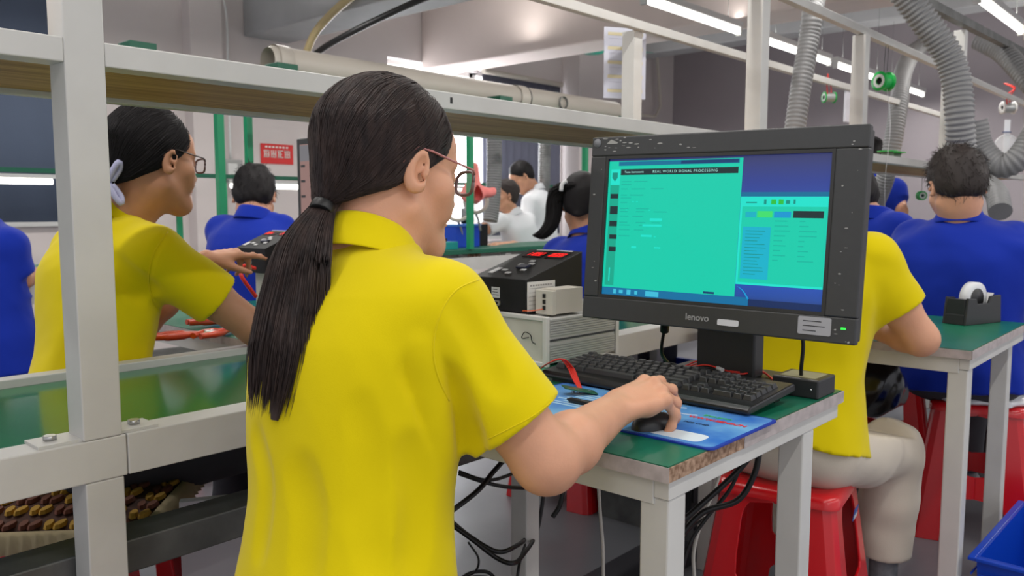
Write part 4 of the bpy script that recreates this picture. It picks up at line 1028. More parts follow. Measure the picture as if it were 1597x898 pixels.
def person(label, pel, nck, ho, hR, SR, SL, WR, WL, shirt_m, skin=SKIN, h=.009, female=False, hair='short', hair_m=HAIRB, wid=1.0, legs=None, pants=DARKT, group=None,
           eR=(0, 0, -1), eL=(0, 0, -1), sleeve=.6, longs=False, headsc=1.0, handsR=None, handsL=None, r=(.064, .062), fold=.002, seed=1, detail=True, tuft=0, name='person', ERx=None, ELx=None, shoes=True, collar=True, hh=None, hem=-.06, armlen=(.28, .24), creases=None, legw=1.0, twid=None):
    pel, nck, ho, SR, SL, WR, WL = [V(*q) for q in (pel, nck, ho, SR, SL, WR, WL)]
    t = thing(name, label, 'person', (pel[0], pel[1], 0), group=group)
    ER = bend(SR, WR, armlen[0], armlen[1], eR) if ERx is None else V(*ERx); EL = bend(SL, WL, armlen[0], armlen[1], eL) if ELx is None else V(*ELx)
    pts = np.array([pel, nck, ho, SR, SL, WR, WL, ER, EL])
    z = nck - pel; L = np.linalg.norm(z); z /= L; x = SR - SL; x -= z * (x @ z); x /= np.linalg.norm(x); y = np.cross(z, x); R = np.stack([x, y, z], 1)
    # body: head, neck, chest core, arms and hands as one surface
    F = Field(np.minimum(pts.min(0), ho - .16) - .12, np.maximum(pts.max(0), ho + .16) + .12, hh or h)
    F.stack(pel, R, np.array([0, .3, .6, .85, 1]) * L, V(.13, .115, .135, .12, .05) * wid, V(.085, .08, .085, .07, .045) * wid, None, .02)
    F.cone(nck - z * .08, SR, .045, .045, .03); F.cone(nck - z * .08, SL, .045, .045, .03)
    for S_, E_, W_ in ((SR, ER, WR), (SL, EL, WL)):
        F.path([S_, S_ * .45 + E_ * .55, E_], [.047, .044, .038], .02)
        F.path([E_, E_ * .68 + W_ * .32, W_], [.038, .037, .0255], .02)
        ax = (W_ - E_) / np.linalg.norm(W_ - E_)
    head_prims(F, ho, hR, headsc, detail, nck - z * .02)
    for (E_, W_, hs, sg) in ((ER, WR, handsR, 1), (EL, WL, handsL, -1)):
        if hs is False: continue
        ax = (W_ - E_) / np.linalg.norm(W_ - E_)
        if hs is None:
            n_ = V(0, 0, 1) if abs(ax[2]) < .9 else y; hs = dict(f=ax, n=n_, s=np.cross(n_, ax) * sg, curls=RELAX)
        hand_prims(F, W_, V(*hs['f']), V(*hs['n']), V(*hs['s']), hs['curls'], thumb=hs.get('thumb', (.5, -.35)), spread=hs.get('spread', .1))
    F.obj('body', skin, t)
    allp = np.array([pel, nck, SR, SL, ER, EL] + ([WR, WL] if longs else []))
    G, R2, x, y, z = shirt_field(allp.min(0) - .22, allp.max(0) + .16, h, pel, nck, SR, SL, ER, EL, sleeve, wid, r, True, female, fold, seed, hem, longs, WR, WL)
    G.cone(nck + z * .02, nck + z * .12, .050, .050, .004, 'sub')
    if creases:
        v_, f_ = G.mesh(); bv = BVHTree.FromPolygons([tuple(q) for q in v_], [tuple(map(int, q)) for q in f_])
        for (pp_, rad_, dep_, mode_) in creases:
            hp_ = []
            for (a_, b_) in spline([(a_, b_, 0) for a_, b_ in pp_], 16)[:, :2]:
                rr_ = ray(a_, b_); h_ = bv.ray_cast(Vector(CAM), Vector(rr_ / np.linalg.norm(rr_)))
                if h_[0] is not None:
                    n_ = V(*h_[1]); n_ = n_ if n_ @ rr_ < 0 else -n_
                    hp_.append(V(*h_[0]) + n_ * ((rad_ - dep_) if mode_ == 'sub' else -(rad_ - dep_)))
            rs_ = [rad_] * len(hp_)
            for i_ in range(len(hp_) - 1):
                if np.linalg.norm(hp_[i_ + 1] - hp_[i_]) < .06: G.cone(hp_[i_], hp_[i_ + 1], rad_, rad_, max(.004, dep_ * 2.2), mode_)
    so = G.obj('shirt', shirt_m, t)
    if collar:
        v, f = collar_mesh(nck + z * .004, R, .060 * (1 if not female else .95), .044); c_ = npmesh('collar', v, f, shirt_m, so)
        mo = c_.modifiers.new('s', 'SUBSURF'); mo.levels = 1; mo.render_levels = 1
    # hair
    Hf = Field(ho - .17, ho + .17, min(h, .006)); hair_cap(Hf, ho, hR, headsc, hair)
    Hf.wrinkle(.0012 if hair == 'tied' else .003, 90, seed + 3)
    hm = Hf.mesh(); ho_ = npmesh('hair', hm[0], hm[1], hair_m, t)
    if tuft:
        g = np.random.default_rng(seed); idx = g.choice(len(hm[0]), tuft); c = ho + hR @ V(0, -.01, .03); P = []
        sw = hR @ V(0, -.25, -.75)
        for i in idx:
            p = hm[0][i]; d = p - c; d /= np.linalg.norm(d); tn = sw - d * (sw @ d) + g.normal(size=3) * .25; tn /= np.linalg.norm(tn) + 1e-9
            L_ = g.uniform(.012, .026); P.append([p + tn * L_ * t_ + d * (.006 * sin(t_ * 2.2) + .001) for t_ in np.linspace(0, 1, 5)])
        tubes('hair_strands', P, .0009, .0003, hair_m, ho_)['kind'] = 'stuff'
    if legs:
        if isinstance(legs, str) and legs == 'stand':
            kn = [pel + x * s_ * .09 + V(0, 0, -.43) for s_ in (1, -1)]; an = [k_ + V(0, 0, -(k_[2] - .08)) for k_ in kn]
        elif isinstance(legs, str):
            kn = [pel + x * s_ * .10 + V(y[0], y[1], 0) * .42 + V(0, 0, -.02) for s_ in (1, -1)]; an = [V(k_[0] + .02, k_[1], .09) for k_ in kn]
        else: kn, an = legs
        wid = wid if twid is None else twid; kn = [V(*k_) for k_ in kn]; an = [V(*a_) for a_ in an]; pp = np.array([pel] + kn + an)
        Q = Field(pp.min(0) - .2, pp.max(0) + .2, max(h, .008))
        hp = [pel + x * .085 - z * .01, pel - x * .085 - z * .01]
        Q.ell(pel - z * .0, (.165 * wid, .125 * wid, .11), R, .02)
        for a_, k_, n_ in zip(hp, kn, an):
            Q.path([a_, k_ * .5 + a_ * .5, k_], [.092 * wid, .086 * wid, .066 * legw], .03); Q.path([k_, k_ * .5 + n_ * .5, n_], [.066 * legw, .062 * legw, .05 * legw * legw], .02)
        Q.wrinkle(.003, 40, seed + 9)
        for n_ in an: Q.plane(n_ - V(.1, .1, .12), n_ + V(.1, .1, .02), n_ - V(0, 0, .005), (0, 0, -1), .003)
        Q.plane(pel - .3, pel + .3, pel + z * .04, z, .003)
        Q.obj('trousers', pants, t)
        for n_, k_ in zip(an, kn):
            fd = R[:, 1] * V(1, 1, 0); fd /= np.linalg.norm(fd); B = Field(n_ - V(.3, .3, .24), n_ + V(.3, .3, .1), .006); b0 = V(n_[0], n_[1], .035)
            B.path([b0 - fd * .03, b0 + fd * .07, b0 + fd * .15 - V(0, 0, .008)], [.038, .036, .026], .02); B.cone(b0, n_ + V(0, 0, .0), .036, .036, .02)
            B.plane(b0 - .3, b0 + .3, (b0[0], b0[1], .001), (0, 0, -1), .002); B.obj('shoe', SHOE, t)
    return dict(t=t, R=R, ER=ER, EL=EL, hair=hm, hairo=ho_, shirt=so, ho=ho, hR=hR)

def ponytail(parent, path, widths, count, material, K=22, r=.0006, seed=0, flat=(1, .55), side=None, name='ponytail', wisp=.3):
    """bundle of strands along a path; widths = half width along path"""
    g = np.random.default_rng(seed); P = spline(path, K * 3); k = np.linspace(0, len(P) - 1, K).astype(int); P = P[k]; w_ = np.interp(np.linspace(0, 1, K), np.linspace(0, 1, len(widths)), widths)
    T = np.gradient(P, axis=0); T /= np.linalg.norm(T, axis=1)[:, None]; sd = V(*side) / np.linalg.norm(side); out = []
    for i in range(count):
        a = g.uniform(0, 2 * pi); rr_ = sqrt(g.uniform(0, 1)); ph = g.uniform(0, 6); ln = 1 - abs(g.normal(0, 1)) * .16; q = []; am = g.normal(0, wisp)
        n_i = max(4, int(K))
        for j in range(n_i):
            tt_ = j / (n_i - 1) * max(.4, min(1.06, ln)); jj = min(tt_ * (K - 1), K - 1); j0 = int(min(jj, K - 2)); fr_ = jj - j0
            p = P[j0] * (1 - fr_) + P[j0 + 1] * fr_; T_ = T[j0]; s_ = sd - T_ * (sd @ T_); s_ /= np.linalg.norm(s_); u_ = np.cross(T_, s_); ww = w_[j0] * (1 - fr_) + w_[j0 + 1] * fr_
            q.append(p + s_ * ww * flat[0] * rr_ * cos(a + .35 * am * tt_) + u_ * ww * flat[1] * rr_ * sin(a) + s_ * .006 * am * sin(3 * tt_ + ph) * tt_)
        out.append(q)
    core = MB(); loc = np.array(parent.location) if parent.parent is None else np.array(parent.parent.location)
    o = tubes(name, out, r, r * .6, material, parent)
    nn = 14; vs = []
    for j in range(K):
        s_ = sd - T[j] * (sd @ T[j]); s_ /= np.linalg.norm(s_); u_ = np.cross(T[j], s_); ww = w_[j] * .86 * (1 if j < K * .72 else max(.05, 1 - (j - K * .72) / (K * .28)))
        for i in range(nn):
            a = 2 * pi * i / nn; vs.append(P[j] - loc + s_ * ww * flat[0] * cos(a) + u_ * ww * flat[1] * sin(a))
    core.add(vs, [(j * nn + i, j * nn + (i + 1) % nn, (j + 1) * nn + (i + 1) % nn, (j + 1) * nn + i) for j in range(K - 1) for i in range(nn)], True)
    core.obj('ponytail_core', material, o if parent.parent is None else parent)
    return o

# ------------------------------------------------------------------ the woman with the long ponytail
HO = atd(605, 268, 1.12); HR = basis(radians(-5.6), radians(8), 0)
NK = V(.690, .870, 1.024); PEL = V(.575, .80, .53)
SRh, SLh = V(.685, .737, .960), V(.690, .985, .962)
ERh = atd(862, 728, 1.00) + V(.0, .010, .006); WRh = V(.968, .668, .800)
hand = dict(f=(.92, -.22, .20), n=(-.22, -.22, 1), s=(.1, 1, .25), curls=[(.35, .5, .4), (.55, .6, .45), (.75, .75, .5), (.95, .85, .5)], thumb=(.35, -.5), spread=.12)
CR1 = [([(684, 592), (704, 640), (728, 690)], .022, .007, 'sub'), ([(650, 570), (672, 610), (690, 660)], .03, .004, 'sub'),
       ([(655, 540), (676, 620), (700, 720)], .025, .003, 'add'), ([(715, 480), (745, 530), (775, 600)], .035, .003, 'sub'),
       ([(560, 640), (575, 720), (570, 800), (580, 880)], .05, .003, 'sub'), ([(470, 740), (480, 810), (475, 890)], .05, .004, 'sub'),
       ([(640, 700), (650, 790), (640, 880)], .04, .004, 'sub'), ([(400, 680), (415, 760), (405, 860)], .03, .003, 'sub')]
P1 = person('person in yellow polo with waist-long ponytail seated in the foreground', PEL, NK, HO, HR, SRh, SLh, WRh, V(1.0, .99, .80), YEL, h=.0042, female=True, hair='tied', hair_m=HAIR,
            ERx=ERh, ELx=V(.80, 1.10, .80), handsR=hand, handsL=dict(f=(1, -.1, 0), n=(0, 0, 1), s=(0, -1, 0), curls=RELAX), sleeve=.75, r=(.058, .062), wid=.97, fold=.0015, seed=4, hh=.0032,
            legs=([(.93, .90, .42), (.92, 1.07, .42)], [(.95, .92, .09), (.95, 1.08, .09)]), pants=DARKT, twid=.72, hem=-.12, headsc=.965, creases=CR1)
T1 = P1['t']; tie = atd(503, 326, 1.045)
st_ = comb_strands(P1['hair'], HO, HR, tie, 3200, 5, 16, .0016)
tubes('hair_strands', st_, .00055, .0004, HAIR, P1['hairo'])['kind'] = 'stuff'
pt = [HO + HR @ V(0, -.075, -.030), tie, atd(474, 390, 1.0), atd(458, 480, .985), atd(447, 560, .972), atd(428, 655, .97)]
ponytail(T1, pt, [.020, .016, .034, .042, .046, .034], 1700, HAIR, 24, .0007, 3, (1, .45), (.745, -.667, 0))
tp_ = np.array([tie + V(*q) for q in ((0, 0, 0),)])
hb = MB(); d_ = V(*(atd(466, 400, 1.0))) - tie; d_ /= np.linalg.norm(d_)
hb.tube([tie - d_ * .007 - np.array(T1.location), tie + d_ * .007 - np.array(T1.location)], .0165, 16).obj('hair_tie', CABLE, T1, .002)
def seam_px(P_, pxs, r_=.0011, name='sleeve_seam', m_=YEL, lift=.0):
    me = P_['shirt'].data; L0 = V(*P_['t'].location); bvh = BVHTree.FromPolygons([tuple(v.co) for v in me.vertices], [tuple(p.vertices) for p in me.polygons]); pts = []
    for (a_, b_, _) in spline([(a_, b_, 0) for a_, b_ in pxs], 50):
        rr_ = ray(a_, b_); h_ = bvh.ray_cast(Vector(CAM - L0), Vector(rr_ / np.linalg.norm(rr_)))
        if h_[0] is not None and (not pts or np.linalg.norm(V(*h_[0]) - pts[-1]) < .05): pts.append(V(*h_[0]) + V(*h_[1]) * lift)
    if len(pts) > 4: MB().tube(pts, r_, 6).obj(name, m_, P_['shirt'])
seam_px(P1, [(746, 436), (714, 451), (692, 478), (679, 514), (676, 554), (684, 590), (700, 625)])
seam_px(P1, [(868, 620), (832, 648), (795, 668), (762, 684)], .0008, 'hem_stitch')
glasses(T1, HO, HR, mat('rose_spectacle_frame', (176, 112, 108), .35))
# seam around the right armhole, laid on the shirt
def seam(P_, S_, E_, off_, rad, name='sleeve_seam', mat_=YEL, tilt=(0, 0, 0), a0=0, a1=360):
    me = P_['shirt'].data; L0 = V(*P_['t'].location); bvh = BVHTree.FromPolygons([tuple(v.co) for v in me.vertices], [tuple(p.vertices) for p in me.polygons])
    ax = (E_ - S_) / np.linalg.norm(E_ - S_) + V(*tilt); ax /= np.linalg.norm(ax); u = np.cross(ax, V(0, 0, 1)); u /= np.linalg.norm(u); w_ = np.cross(ax, u); pts = []
    for a in np.radians(np.linspace(a0, a1, 60)):
        c = S_ + ax * off_ - L0; d = u * cos(a) + w_ * sin(a)
        h_ = bvh.ray_cast(Vector(c + d * .2), Vector(-d), .2)
        if h_[0] is not None: pts.append(V(*h_[0]) + d * .0002)
    if len(pts) > 5: MB().tube(pts, .0016, 6).obj(name, mat_, P_['shirt'])

# ------------------------------------------------------------------ the woman behind the bench
HO2 = atd(236, 252, 1.92); HR2 = basis(radians(9), radians(4), 0)
NK2 = V(.825, 1.965, 1.058); PEL2 = V(.70, 1.93, .56)
hand2 = dict(f=(.9, .1, .10), n=(-.2, -.2, 1), s=(.1, -.9, .4), curls=[(.15, .15, .1), (.6, .9, .5), (.7, 1.0, .6), (.8, 1.0, .6)], thumb=(.3, -.5))
P2 = person('person in yellow polo with glasses and lavender hair ribbon behind the bench', PEL2, NK2, HO2, HR2, (.83, 1.80, .985), (.80, 2.11, .985), (1.27, 1.86, .80), tuple(atd(322, 404, 2.22)), YEL, skin=SKIN2, h=.006, female=True, hair='tied', hair_m=HAIRB,
            ERx=tuple(atd(398, 512, 1.95)), eL=(0, .5, -1), sleeve=.60, handsL=hand2, creases=[([(262, 360), (238, 400), (232, 440), (245, 480), (282, 520)], .005, .003, 'sub'), ([(170, 410), (200, 430), (232, 452)], .03, .006, 'sub'), ([(275, 510), (250, 540), (245, 580)], .03, .007, 'sub')], r=(.060, .064), fold=.003, hem=-.01, seed=8, wid=1.0,
            legs=([(1.14, 1.83, .50), (1.14, 2.02, .50)], [(1.12, 1.85, .09), (1.12, 2.0, .09)]))
tie2 = HO2 + HR2 @ V(0, -.115, -.06)
tubes('hair_strands', comb_strands(P2['hair'], HO2, HR2, tie2, 1200, 6, 12, .0014), .0008, .0006, HAIRB, P2['hairo'])['kind'] = 'stuff'
ponytail(P2['t'], [HO2 + HR2 @ V(0, -.09, -.04), tie2, tie2 + V(-.03, 0, -.08), tie2 + V(-.05, -.01, -.16), tie2 + V(-.055, -.01, -.25)], [.02, .016, .028, .028, .012], 260, HAIRB, 16, .0013, 5, (1, .7), (0, 1, 0))
seam_px(P2, [(262, 362), (240, 395), (232, 435), (240, 470), (262, 505)], .0018)
rb = MB()
for sg in (-1, 1):
    c = tie2 - np.array(P2['t'].location) + V(.004, -.018, 0)
    rb.tube(spline([c, c + V(.004, -.012, .025 * sg), c + V(.016, -.018, .045 * sg), c + V(.020, -.012, .030 * sg), c + V(.005, -.004, .004 * sg)], 16), [.004] * 4 + [.008] * 6 + [.006] * (len(spline([c] * 5, 16)) - 10) if False else .0065, 8)
rb.obj('hair_ribbon', mat('lavender_ribbon', (176, 176, 206), .7), P2['t'])
glasses(P2['t'], HO2, HR2, mat('dark_spectacle_frame', (60, 50, 48), .35))

# cushion on her stool
cu = thing('seat_cushion', 'woven brown and yellow seat cushion with frilled beige edge', 'cushion', (.66, 1.90, .458), radians(47))
CB = MB(); n = 12; vs = []; s_ = .235
def cz_(u, v): return .030 * (1 - abs(u) ** 4) * (1 - abs(v) ** 4) + .012
for i in range(n + 1):
    for j in range(n + 1):
        u, v = -1 + 2 * i / n, -1 + 2 * j / n; vs.append((u * s_, v * s_, cz_(u, v) - .004))
k0 = len(vs); vs += [(x, y, 0) for x, y, z in vs]
fs = [(i * (n + 1) + j, i * (n + 1) + j + 1, (i + 1) * (n + 1) + j + 1, (i + 1) * (n + 1) + j) for i in range(n) for j in range(n)]
fs += [tuple(k0 + q for q in f)[::-1] for f in fs]
edge = [i * (n + 1) for i in range(n + 1)] + [n * (n + 1) + j for j in range(1, n + 1)] + [i * (n + 1) + n for i in range(n - 1, -1, -1)] + [j for j in range(n - 1, 0, -1)]
fs += [(edge[i], edge[(i + 1) % len(edge)], edge[(i + 1) % len(edge)] + k0, edge[i] + k0) for i in range(len(edge))]
CB.add(vs, fs, True); CB.obj('pad', mat('cushion_brown', (84, 52, 42), .8), cu)
pl = {0: MB(), 1: MB()}
m1 = 10
for i in range(m1):
    for j in range(m1):
        u, v = -1 + 2 * (i + .5) / m1, -1 + 2 * (j + .5) / m1; kk = 0 if (i // 1 + j // 2) % 2 else 1
        for q in (-1, 1):
            z = cz_(u, v); cx_, cy_ = u * s_, v * s_ + q * .0105
            a_ = radians(35 * q); ring = [(cx_ + .0215 * cos(b_), cy_ + .0098 * sin(b_) + .003 * cos(b_) * q) for b_ in np.linspace(0, 2 * pi, 9)[:-1]]
            pl[kk].add([(x, y, z - .004) for x, y in ring] + [(cx_ + (x - cx_) * .85, cy_ + (y - cy_) * .75, z + .004) for x, y in ring], [tuple(range(8, 16))] + [(b_, (b_ + 1) % 8, (b_ + 1) % 8 + 8, b_ + 8) for b_ in range(8)])
pl[0].obj('yellow_plaits', mat('plait_yellow', (190, 146, 52), .8), cu)['kind'] = 'stuff'
pl[1].obj('brown_plaits', mat('plait_brown', (118, 70, 54), .8), cu)['kind'] = 'stuff'
fr_ = MB(); per = []
for a_, b_ in (((-1, -1), (1, -1)), ((1, -1), (1, 1)), ((1, 1), (-1, 1)), ((-1, 1), (-1, -1))):
    for t_ in np.linspace(0, 1, 44)[:-1]: per.append((a_[0] + (b_[0] - a_[0]) * t_, a_[1] + (b_[1] - a_[1]) * t_))
vs = []
for i, (u, v) in enumerate(per):
    L_ = max(abs(u), abs(v)); w1 = .006 * (i % 2 * 2 - 1)
    vs += [(u * s_, v * s_, .018), (u * (s_ + .012 + w1 * .5), v * (s_ + .012 + w1 * .5), .012 + w1 * .4), (u * (s_ + .022 + w1), v * (s_ + .022 + w1), -.022)]
N_ = len(per); fr_.add(vs, [(i * 3 + k_, ((i + 1) % N_) * 3 + k_, ((i + 1) % N_) * 3 + k_ + 1, i * 3 + k_ + 1) for i in range(N_) for k_ in (0, 1)], True)
o_ = fr_.obj('frill', mat('cushion_frill', (190, 172, 136), .85), cu); so_ = o_.modifiers.new('s', 'SOLIDIFY'); so_.thickness = .0015

# her desk, tools, device
desk('desk of the person with glasses, strewn with orange-handled tools', 1.10, 1.75, 1.82, 2.7, [(1.12, 1.84), (1.68, 1.84), (1.12, 2.63), (1.68, 2.63)])
gc = thing('instrument_case', 'grey case under the counter box with the pointing finger', 'case', (1.36, 2.06, BZ), radians(-6))
MB().box(0, .22, 0, .26, 0, .138).obj('case_body', GREYC, gc, .004)
MB().box(-.002, 0, .05, .1, .095, .097).obj('print_lines', INKL, gc); MB().box(-.002, 0, .03, .12, .085, .087).obj('print_lines', INKL, gc)
tester('black counter box with red digits touched by the person with glasses', (1.345, 2.27, BZ + .139), radians(-84), '284', '20', .14, .13, .125, .05, False)
t = wires('test_lead', 'red test lead curling in front of the grey case', 'test lead', [[(1.36, 2.02, .84), (1.31, 2.03, .92), (1.33, 2.07, .95), (1.355, 2.12, .925)], [(1.30, 2.17, .83), (1.26, 2.18, .895), (1.29, 2.22, .92), (1.33, 2.22, .91)]], RWIRE, .006)
def pliers(loc, rz, label, L=.16):
    t = thing('pliers', label, 'hand tool', loc, rz, 'orange-handled hand tools')
    for s_ in (-1, 1):
        MB().tube(spline([(0, 0, 0), (.04, .012 * s_, 0), (.09, .020 * s_, 0), (.13, .012 * s_, 0)], 16), [.007] * 6 + [.010] * 5 + [.008] * (len(spline([(0, 0, 0)] * 4, 16)) - 11), 8).obj('handle', ORANGE, t)
    MB().tube([(0, 0, 0), (-.02, 0, 0), (-.055, 0, 0)], [.009, .010, .004], 8).obj('jaw', SILV, t)
    return t
p0 = atz(372, 512, BZ + .012)
pliers(p0 + V(-.02, 0, 0), radians(200), 'front pair of orange-handled pliers on the tool desk')
pliers(atz(318, 520, BZ + .012), radians(160), 'left pair of orange-handled pliers behind the yellow sleeve')
pliers(atz(365, 497, BZ + .016), radians(170), 'rear pair of orange-handled pliers beside the elbow')

# second monitor behind the ponytailed head
m2 = thing('computer_monitor', 'thin black monitor partly hidden behind the ponytailed head', 'monitor', (1.60, 2.185, BZ), radians(-92))
MB().box(-.22, .22, 0, .03, .20, .565).obj('bezel', BLACKM, m2, .003)
MB().box(-.2, .2, -.0006, 0, .22, .545).obj('screen', em('screen_pink_grey', (150, 118, 112), .9), m2)
MB().box(-.2, .2, -.001, -.0006, .49, .542).obj('screen_menu', em('screen_grey', (120, 118, 122), .9), m2)
q = MB()
for z in (.47, .42, .37, .30): q.box(-.195, -.17, -.0012, -.001, z, z + .008)
q.obj('screen_button', INK, m2)
MB().box(-.03, .03, .01, .05, .01, .3).box(-.11, .11, -.04, .12, 0, .012).obj('stand', BLACKP, m2, .003)

# ------------------------------------------------------------------ seated at the second desk (hidden behind the monitor)
HO8 = V(2.02, .78, 1.14); HR8 = basis(radians(5), radians(30), 0)
P8 = person('person in yellow polo and beige trousers on the red stool behind the monitor', (1.88, .80, .545), (1.985, .795, 1.005), tuple(HO8), HR8, tuple(V(1.99, .665, .965)), (1.97, .95, .96), tuple(atz(1362, 512, .79)), (2.25, .95, .79), YEL, h=.006, female=True, hair='short', hair_m=HAIRB,
            ERx=tuple(atd(1436, 528, 1.93)), eL=(0, .4, -1), sleeve=.62, r=(.060, .060), wid=1.04, fold=.003, seed=21, hem=-.012,
            legs=([(2.225, .665, .465), (2.20, .90, .42)], [(2.25, .68, .175), (2.26, .92, .16)]), pants=BEIGE, legw=1.16, twid=1.0)
# ------------------------------------------------------------------ man in blue at the right
HO7 = atd(1492, 292, 2.70); HR7 = basis(radians(32), radians(24), radians(-3))
P7 = person('person in blue polo with short brown-black hair seated with back turned at right', (3.02, .70, .56), tuple(atd(1497, 345, 2.72)), tuple(HO7), HR7, tuple(atd(1580, 385, 2.66)), tuple(atd(1428, 378, 2.85)), (3.25, .30, .86), (3.35, .95, .86), BLUE, h=.007, hair='short', hair_m=mat('brown_black_hair', (40, 30, 26), .6),
            eR=(-.2, -.6, -1), eL=(-.5, .6, -1), sleeve=.62, r=(.072, .070), wid=1.14, fold=.004, seed=33, tuft=900, legs=([(3.42, .54, .53), (3.42, .76, .53)], [(3.45, .52, .10), (3.45, .76, .10)]), pants=DARKT, headsc=1.0)
pb = thing('seat_pad', 'white plastic-wrapped pad on the stool of the person in blue', 'cushion', (3.10, .66, .456), radians(14))
F = Field((-.2, -.2, -.05), (.2, .2, .08), .006); F.ell((0, 0, .012), (.17, .17, .026), None, .01); F.wrinkle(.006, 50, 3); F.plane((-.3, -.3, -.1), (.3, .3, .1), (0, 0, 0), (0, 0, -1), .003)
v_, f_ = F.mesh(); npmesh('pad', v_ + np.array(pb.location), f_, LEAFP, pb)
# ------------------------------------------------------------------ person in blue with high ponytail
HO6 = atd(908, 318, 3.35); HR6 = basis(radians(28), radians(6), 0)
P6 = person('person in blue with a high ponytail and white hair clip beside the monitor', (2.57, 1.94, .56), tuple(atd(915, 372, 3.33)), tuple(HO6), HR6, tuple(atd(968, 400, 3.2)), tuple(atd(872, 398, 3.42)), tuple(atd(1000, 450, 3.5)), tuple(atd(900, 460, 3.7)), BLUE, skin=SKIN2, h=.009, female=True, hair='tied', hair_m=HAIRB, wid=.98, fold=.003, seed=41, legs='sit')
tie6 = HO6 + HR6 @ V(-.01, -.10, .065)
ponytail(P6['t'], [HO6 + HR6 @ V(0, -.08, .05), tie6, atd(868, 300, 3.3), atd(862, 345, 3.3), atd(845, 366, 3.3), atd(830, 366, 3.3)], [.02, .02, .035, .032, .022, .008], 240, HAIRB, 16, .0022, 8, (1, .7), (.745, -.667, 0))
F = None
MB().tube(spline([atd(884, 282, 3.24) - np.array(P6['t'].location), atd(877, 287, 3.24) - np.array(P6['t'].location), atd(875, 298, 3.24) - np.array(P6['t'].location)], 8), .008, 8).obj('hair_clip', LABW, P6['t'])
# ------------------------------------------------------------------ person in blue at the far green bench
HO3 = atd(397, 308, 3.35); HR3 = basis(radians(50), radians(30), 0)
P3_ = person('person in blue with short black hair bent over the far green bench', tuple(atd(392, 470, 3.3) * V(1, 1, 0) + V(0, 0, .56)), tuple(atd(398, 340, 3.28)), tuple(HO3), HR3, tuple(atd(437, 362, 3.28)), tuple(atd(350, 362, 3.38)), tuple(atd(445, 410, 3.6)), tuple(atd(345, 400, 3.65)), BLUE, h=.009, hair='short', wid=1.05, fold=.003, seed=51, tuft=300, headsc=1.0, legs='sit')
# ------------------------------------------------------------------ two in white
HO4 = atd(788, 306, 6.45); HR4 = basis(radians(152), radians(0), 0)
P4 = person('young person in white tee with cropped hair leaning on the far bench', tuple(atd(822, 420, 6.6)), tuple(atd(800, 334, 6.5)), tuple(HO4), HR4, tuple(atd(822, 345, 6.7)), tuple(atd(776, 346, 6.32)), tuple(atd(772, 383, 5.9)), tuple(atd(742, 384, 5.95)), WSH, h=.009, hair='short', hair_m=mat('cropped_hair', (50, 42, 40), .8), wid=.98, fold=.003, seed=61,
            ERx=tuple(atd(812, 384, 6.5)), ELx=tuple(atd(744, 364, 6.15)), sleeve=.6, legs='stand', hh=.007)
HO5 = atd(815, 276, 6.9); HR5 = basis(radians(145), radians(40), 0)
P5 = person('person in white shirt with black hair bowing down behind the white tee', tuple(atd(850, 410, 7.0)), tuple(atd(836, 296, 6.95)), tuple(HO5), HR5, tuple(atd(850, 314, 7.1)), tuple(atd(826, 316, 6.8)), tuple(atd(825, 385, 6.7)), tuple(atd(800, 380, 6.5)), WSH, h=.010, hair='short', wid=1.0, fold=.003, seed=71, longs=True, legs='stand', tuft=150)
# ------------------------------------------------------------------ standing in blue at the left edge
P10 = person('person in blue polo and dark trousers standing at the left edge of the frame', tuple(atd(-5, 535, 3.3)), tuple(atd(-30, 350, 3.3)), tuple(atd(-40, 290, 3.3)), basis(radians(60), .3, 0), tuple(atd(14, 385, 3.25)), tuple(atd(-85, 385, 3.5)), tuple(atd(62, 425, 3.55)), tuple(atd(-20, 450, 3.8)), BLUE, skin=SKIN2, h=.009, hair='short', fold=.003, seed=81, hem=-.14, twid=.82, ERx=tuple(atd(32, 438, 3.3)), legs='stand', wid=1.0, sleeve=.8)
# ------------------------------------------------------------------ two in blue seen under the shelf at the right
P9 = person('person in blue polo standing beyond the shelf, head above the solder spools', tuple(atd(1376, 380, 5.7)), tuple(atd(1363, 280, 5.7)), tuple(atd(1357, 244, 5.7)), basis(radians(40), .2, 0), tuple(atd(1396, 294, 5.65)), tuple(atd(1330, 294, 5.75)), tuple(atd(1412, 345, 5.4)), tuple(atd(1345, 345, 5.5)), BLUE, h=.010, hair='short', fold=.003, seed=91, ERx=tuple(atd(1404, 322, 5.6)), legs='stand')
P11 = person('person in blue seated low under the shelf between the hoses', (3.34, 1.04, .56), tuple(atd(1362, 336, 3.15)), tuple(atd(1330, 312, 3.2)), basis(radians(60), .6, 0), tuple(atd(1398, 362, 3.05)), tuple(atd(1335, 352, 3.3)), tuple(atd(1430, 430, 3.3)), tuple(atd(1350, 430, 3.4)), BLUE, h=.010, hair='short', fold=.003, seed=95, legs='sit')

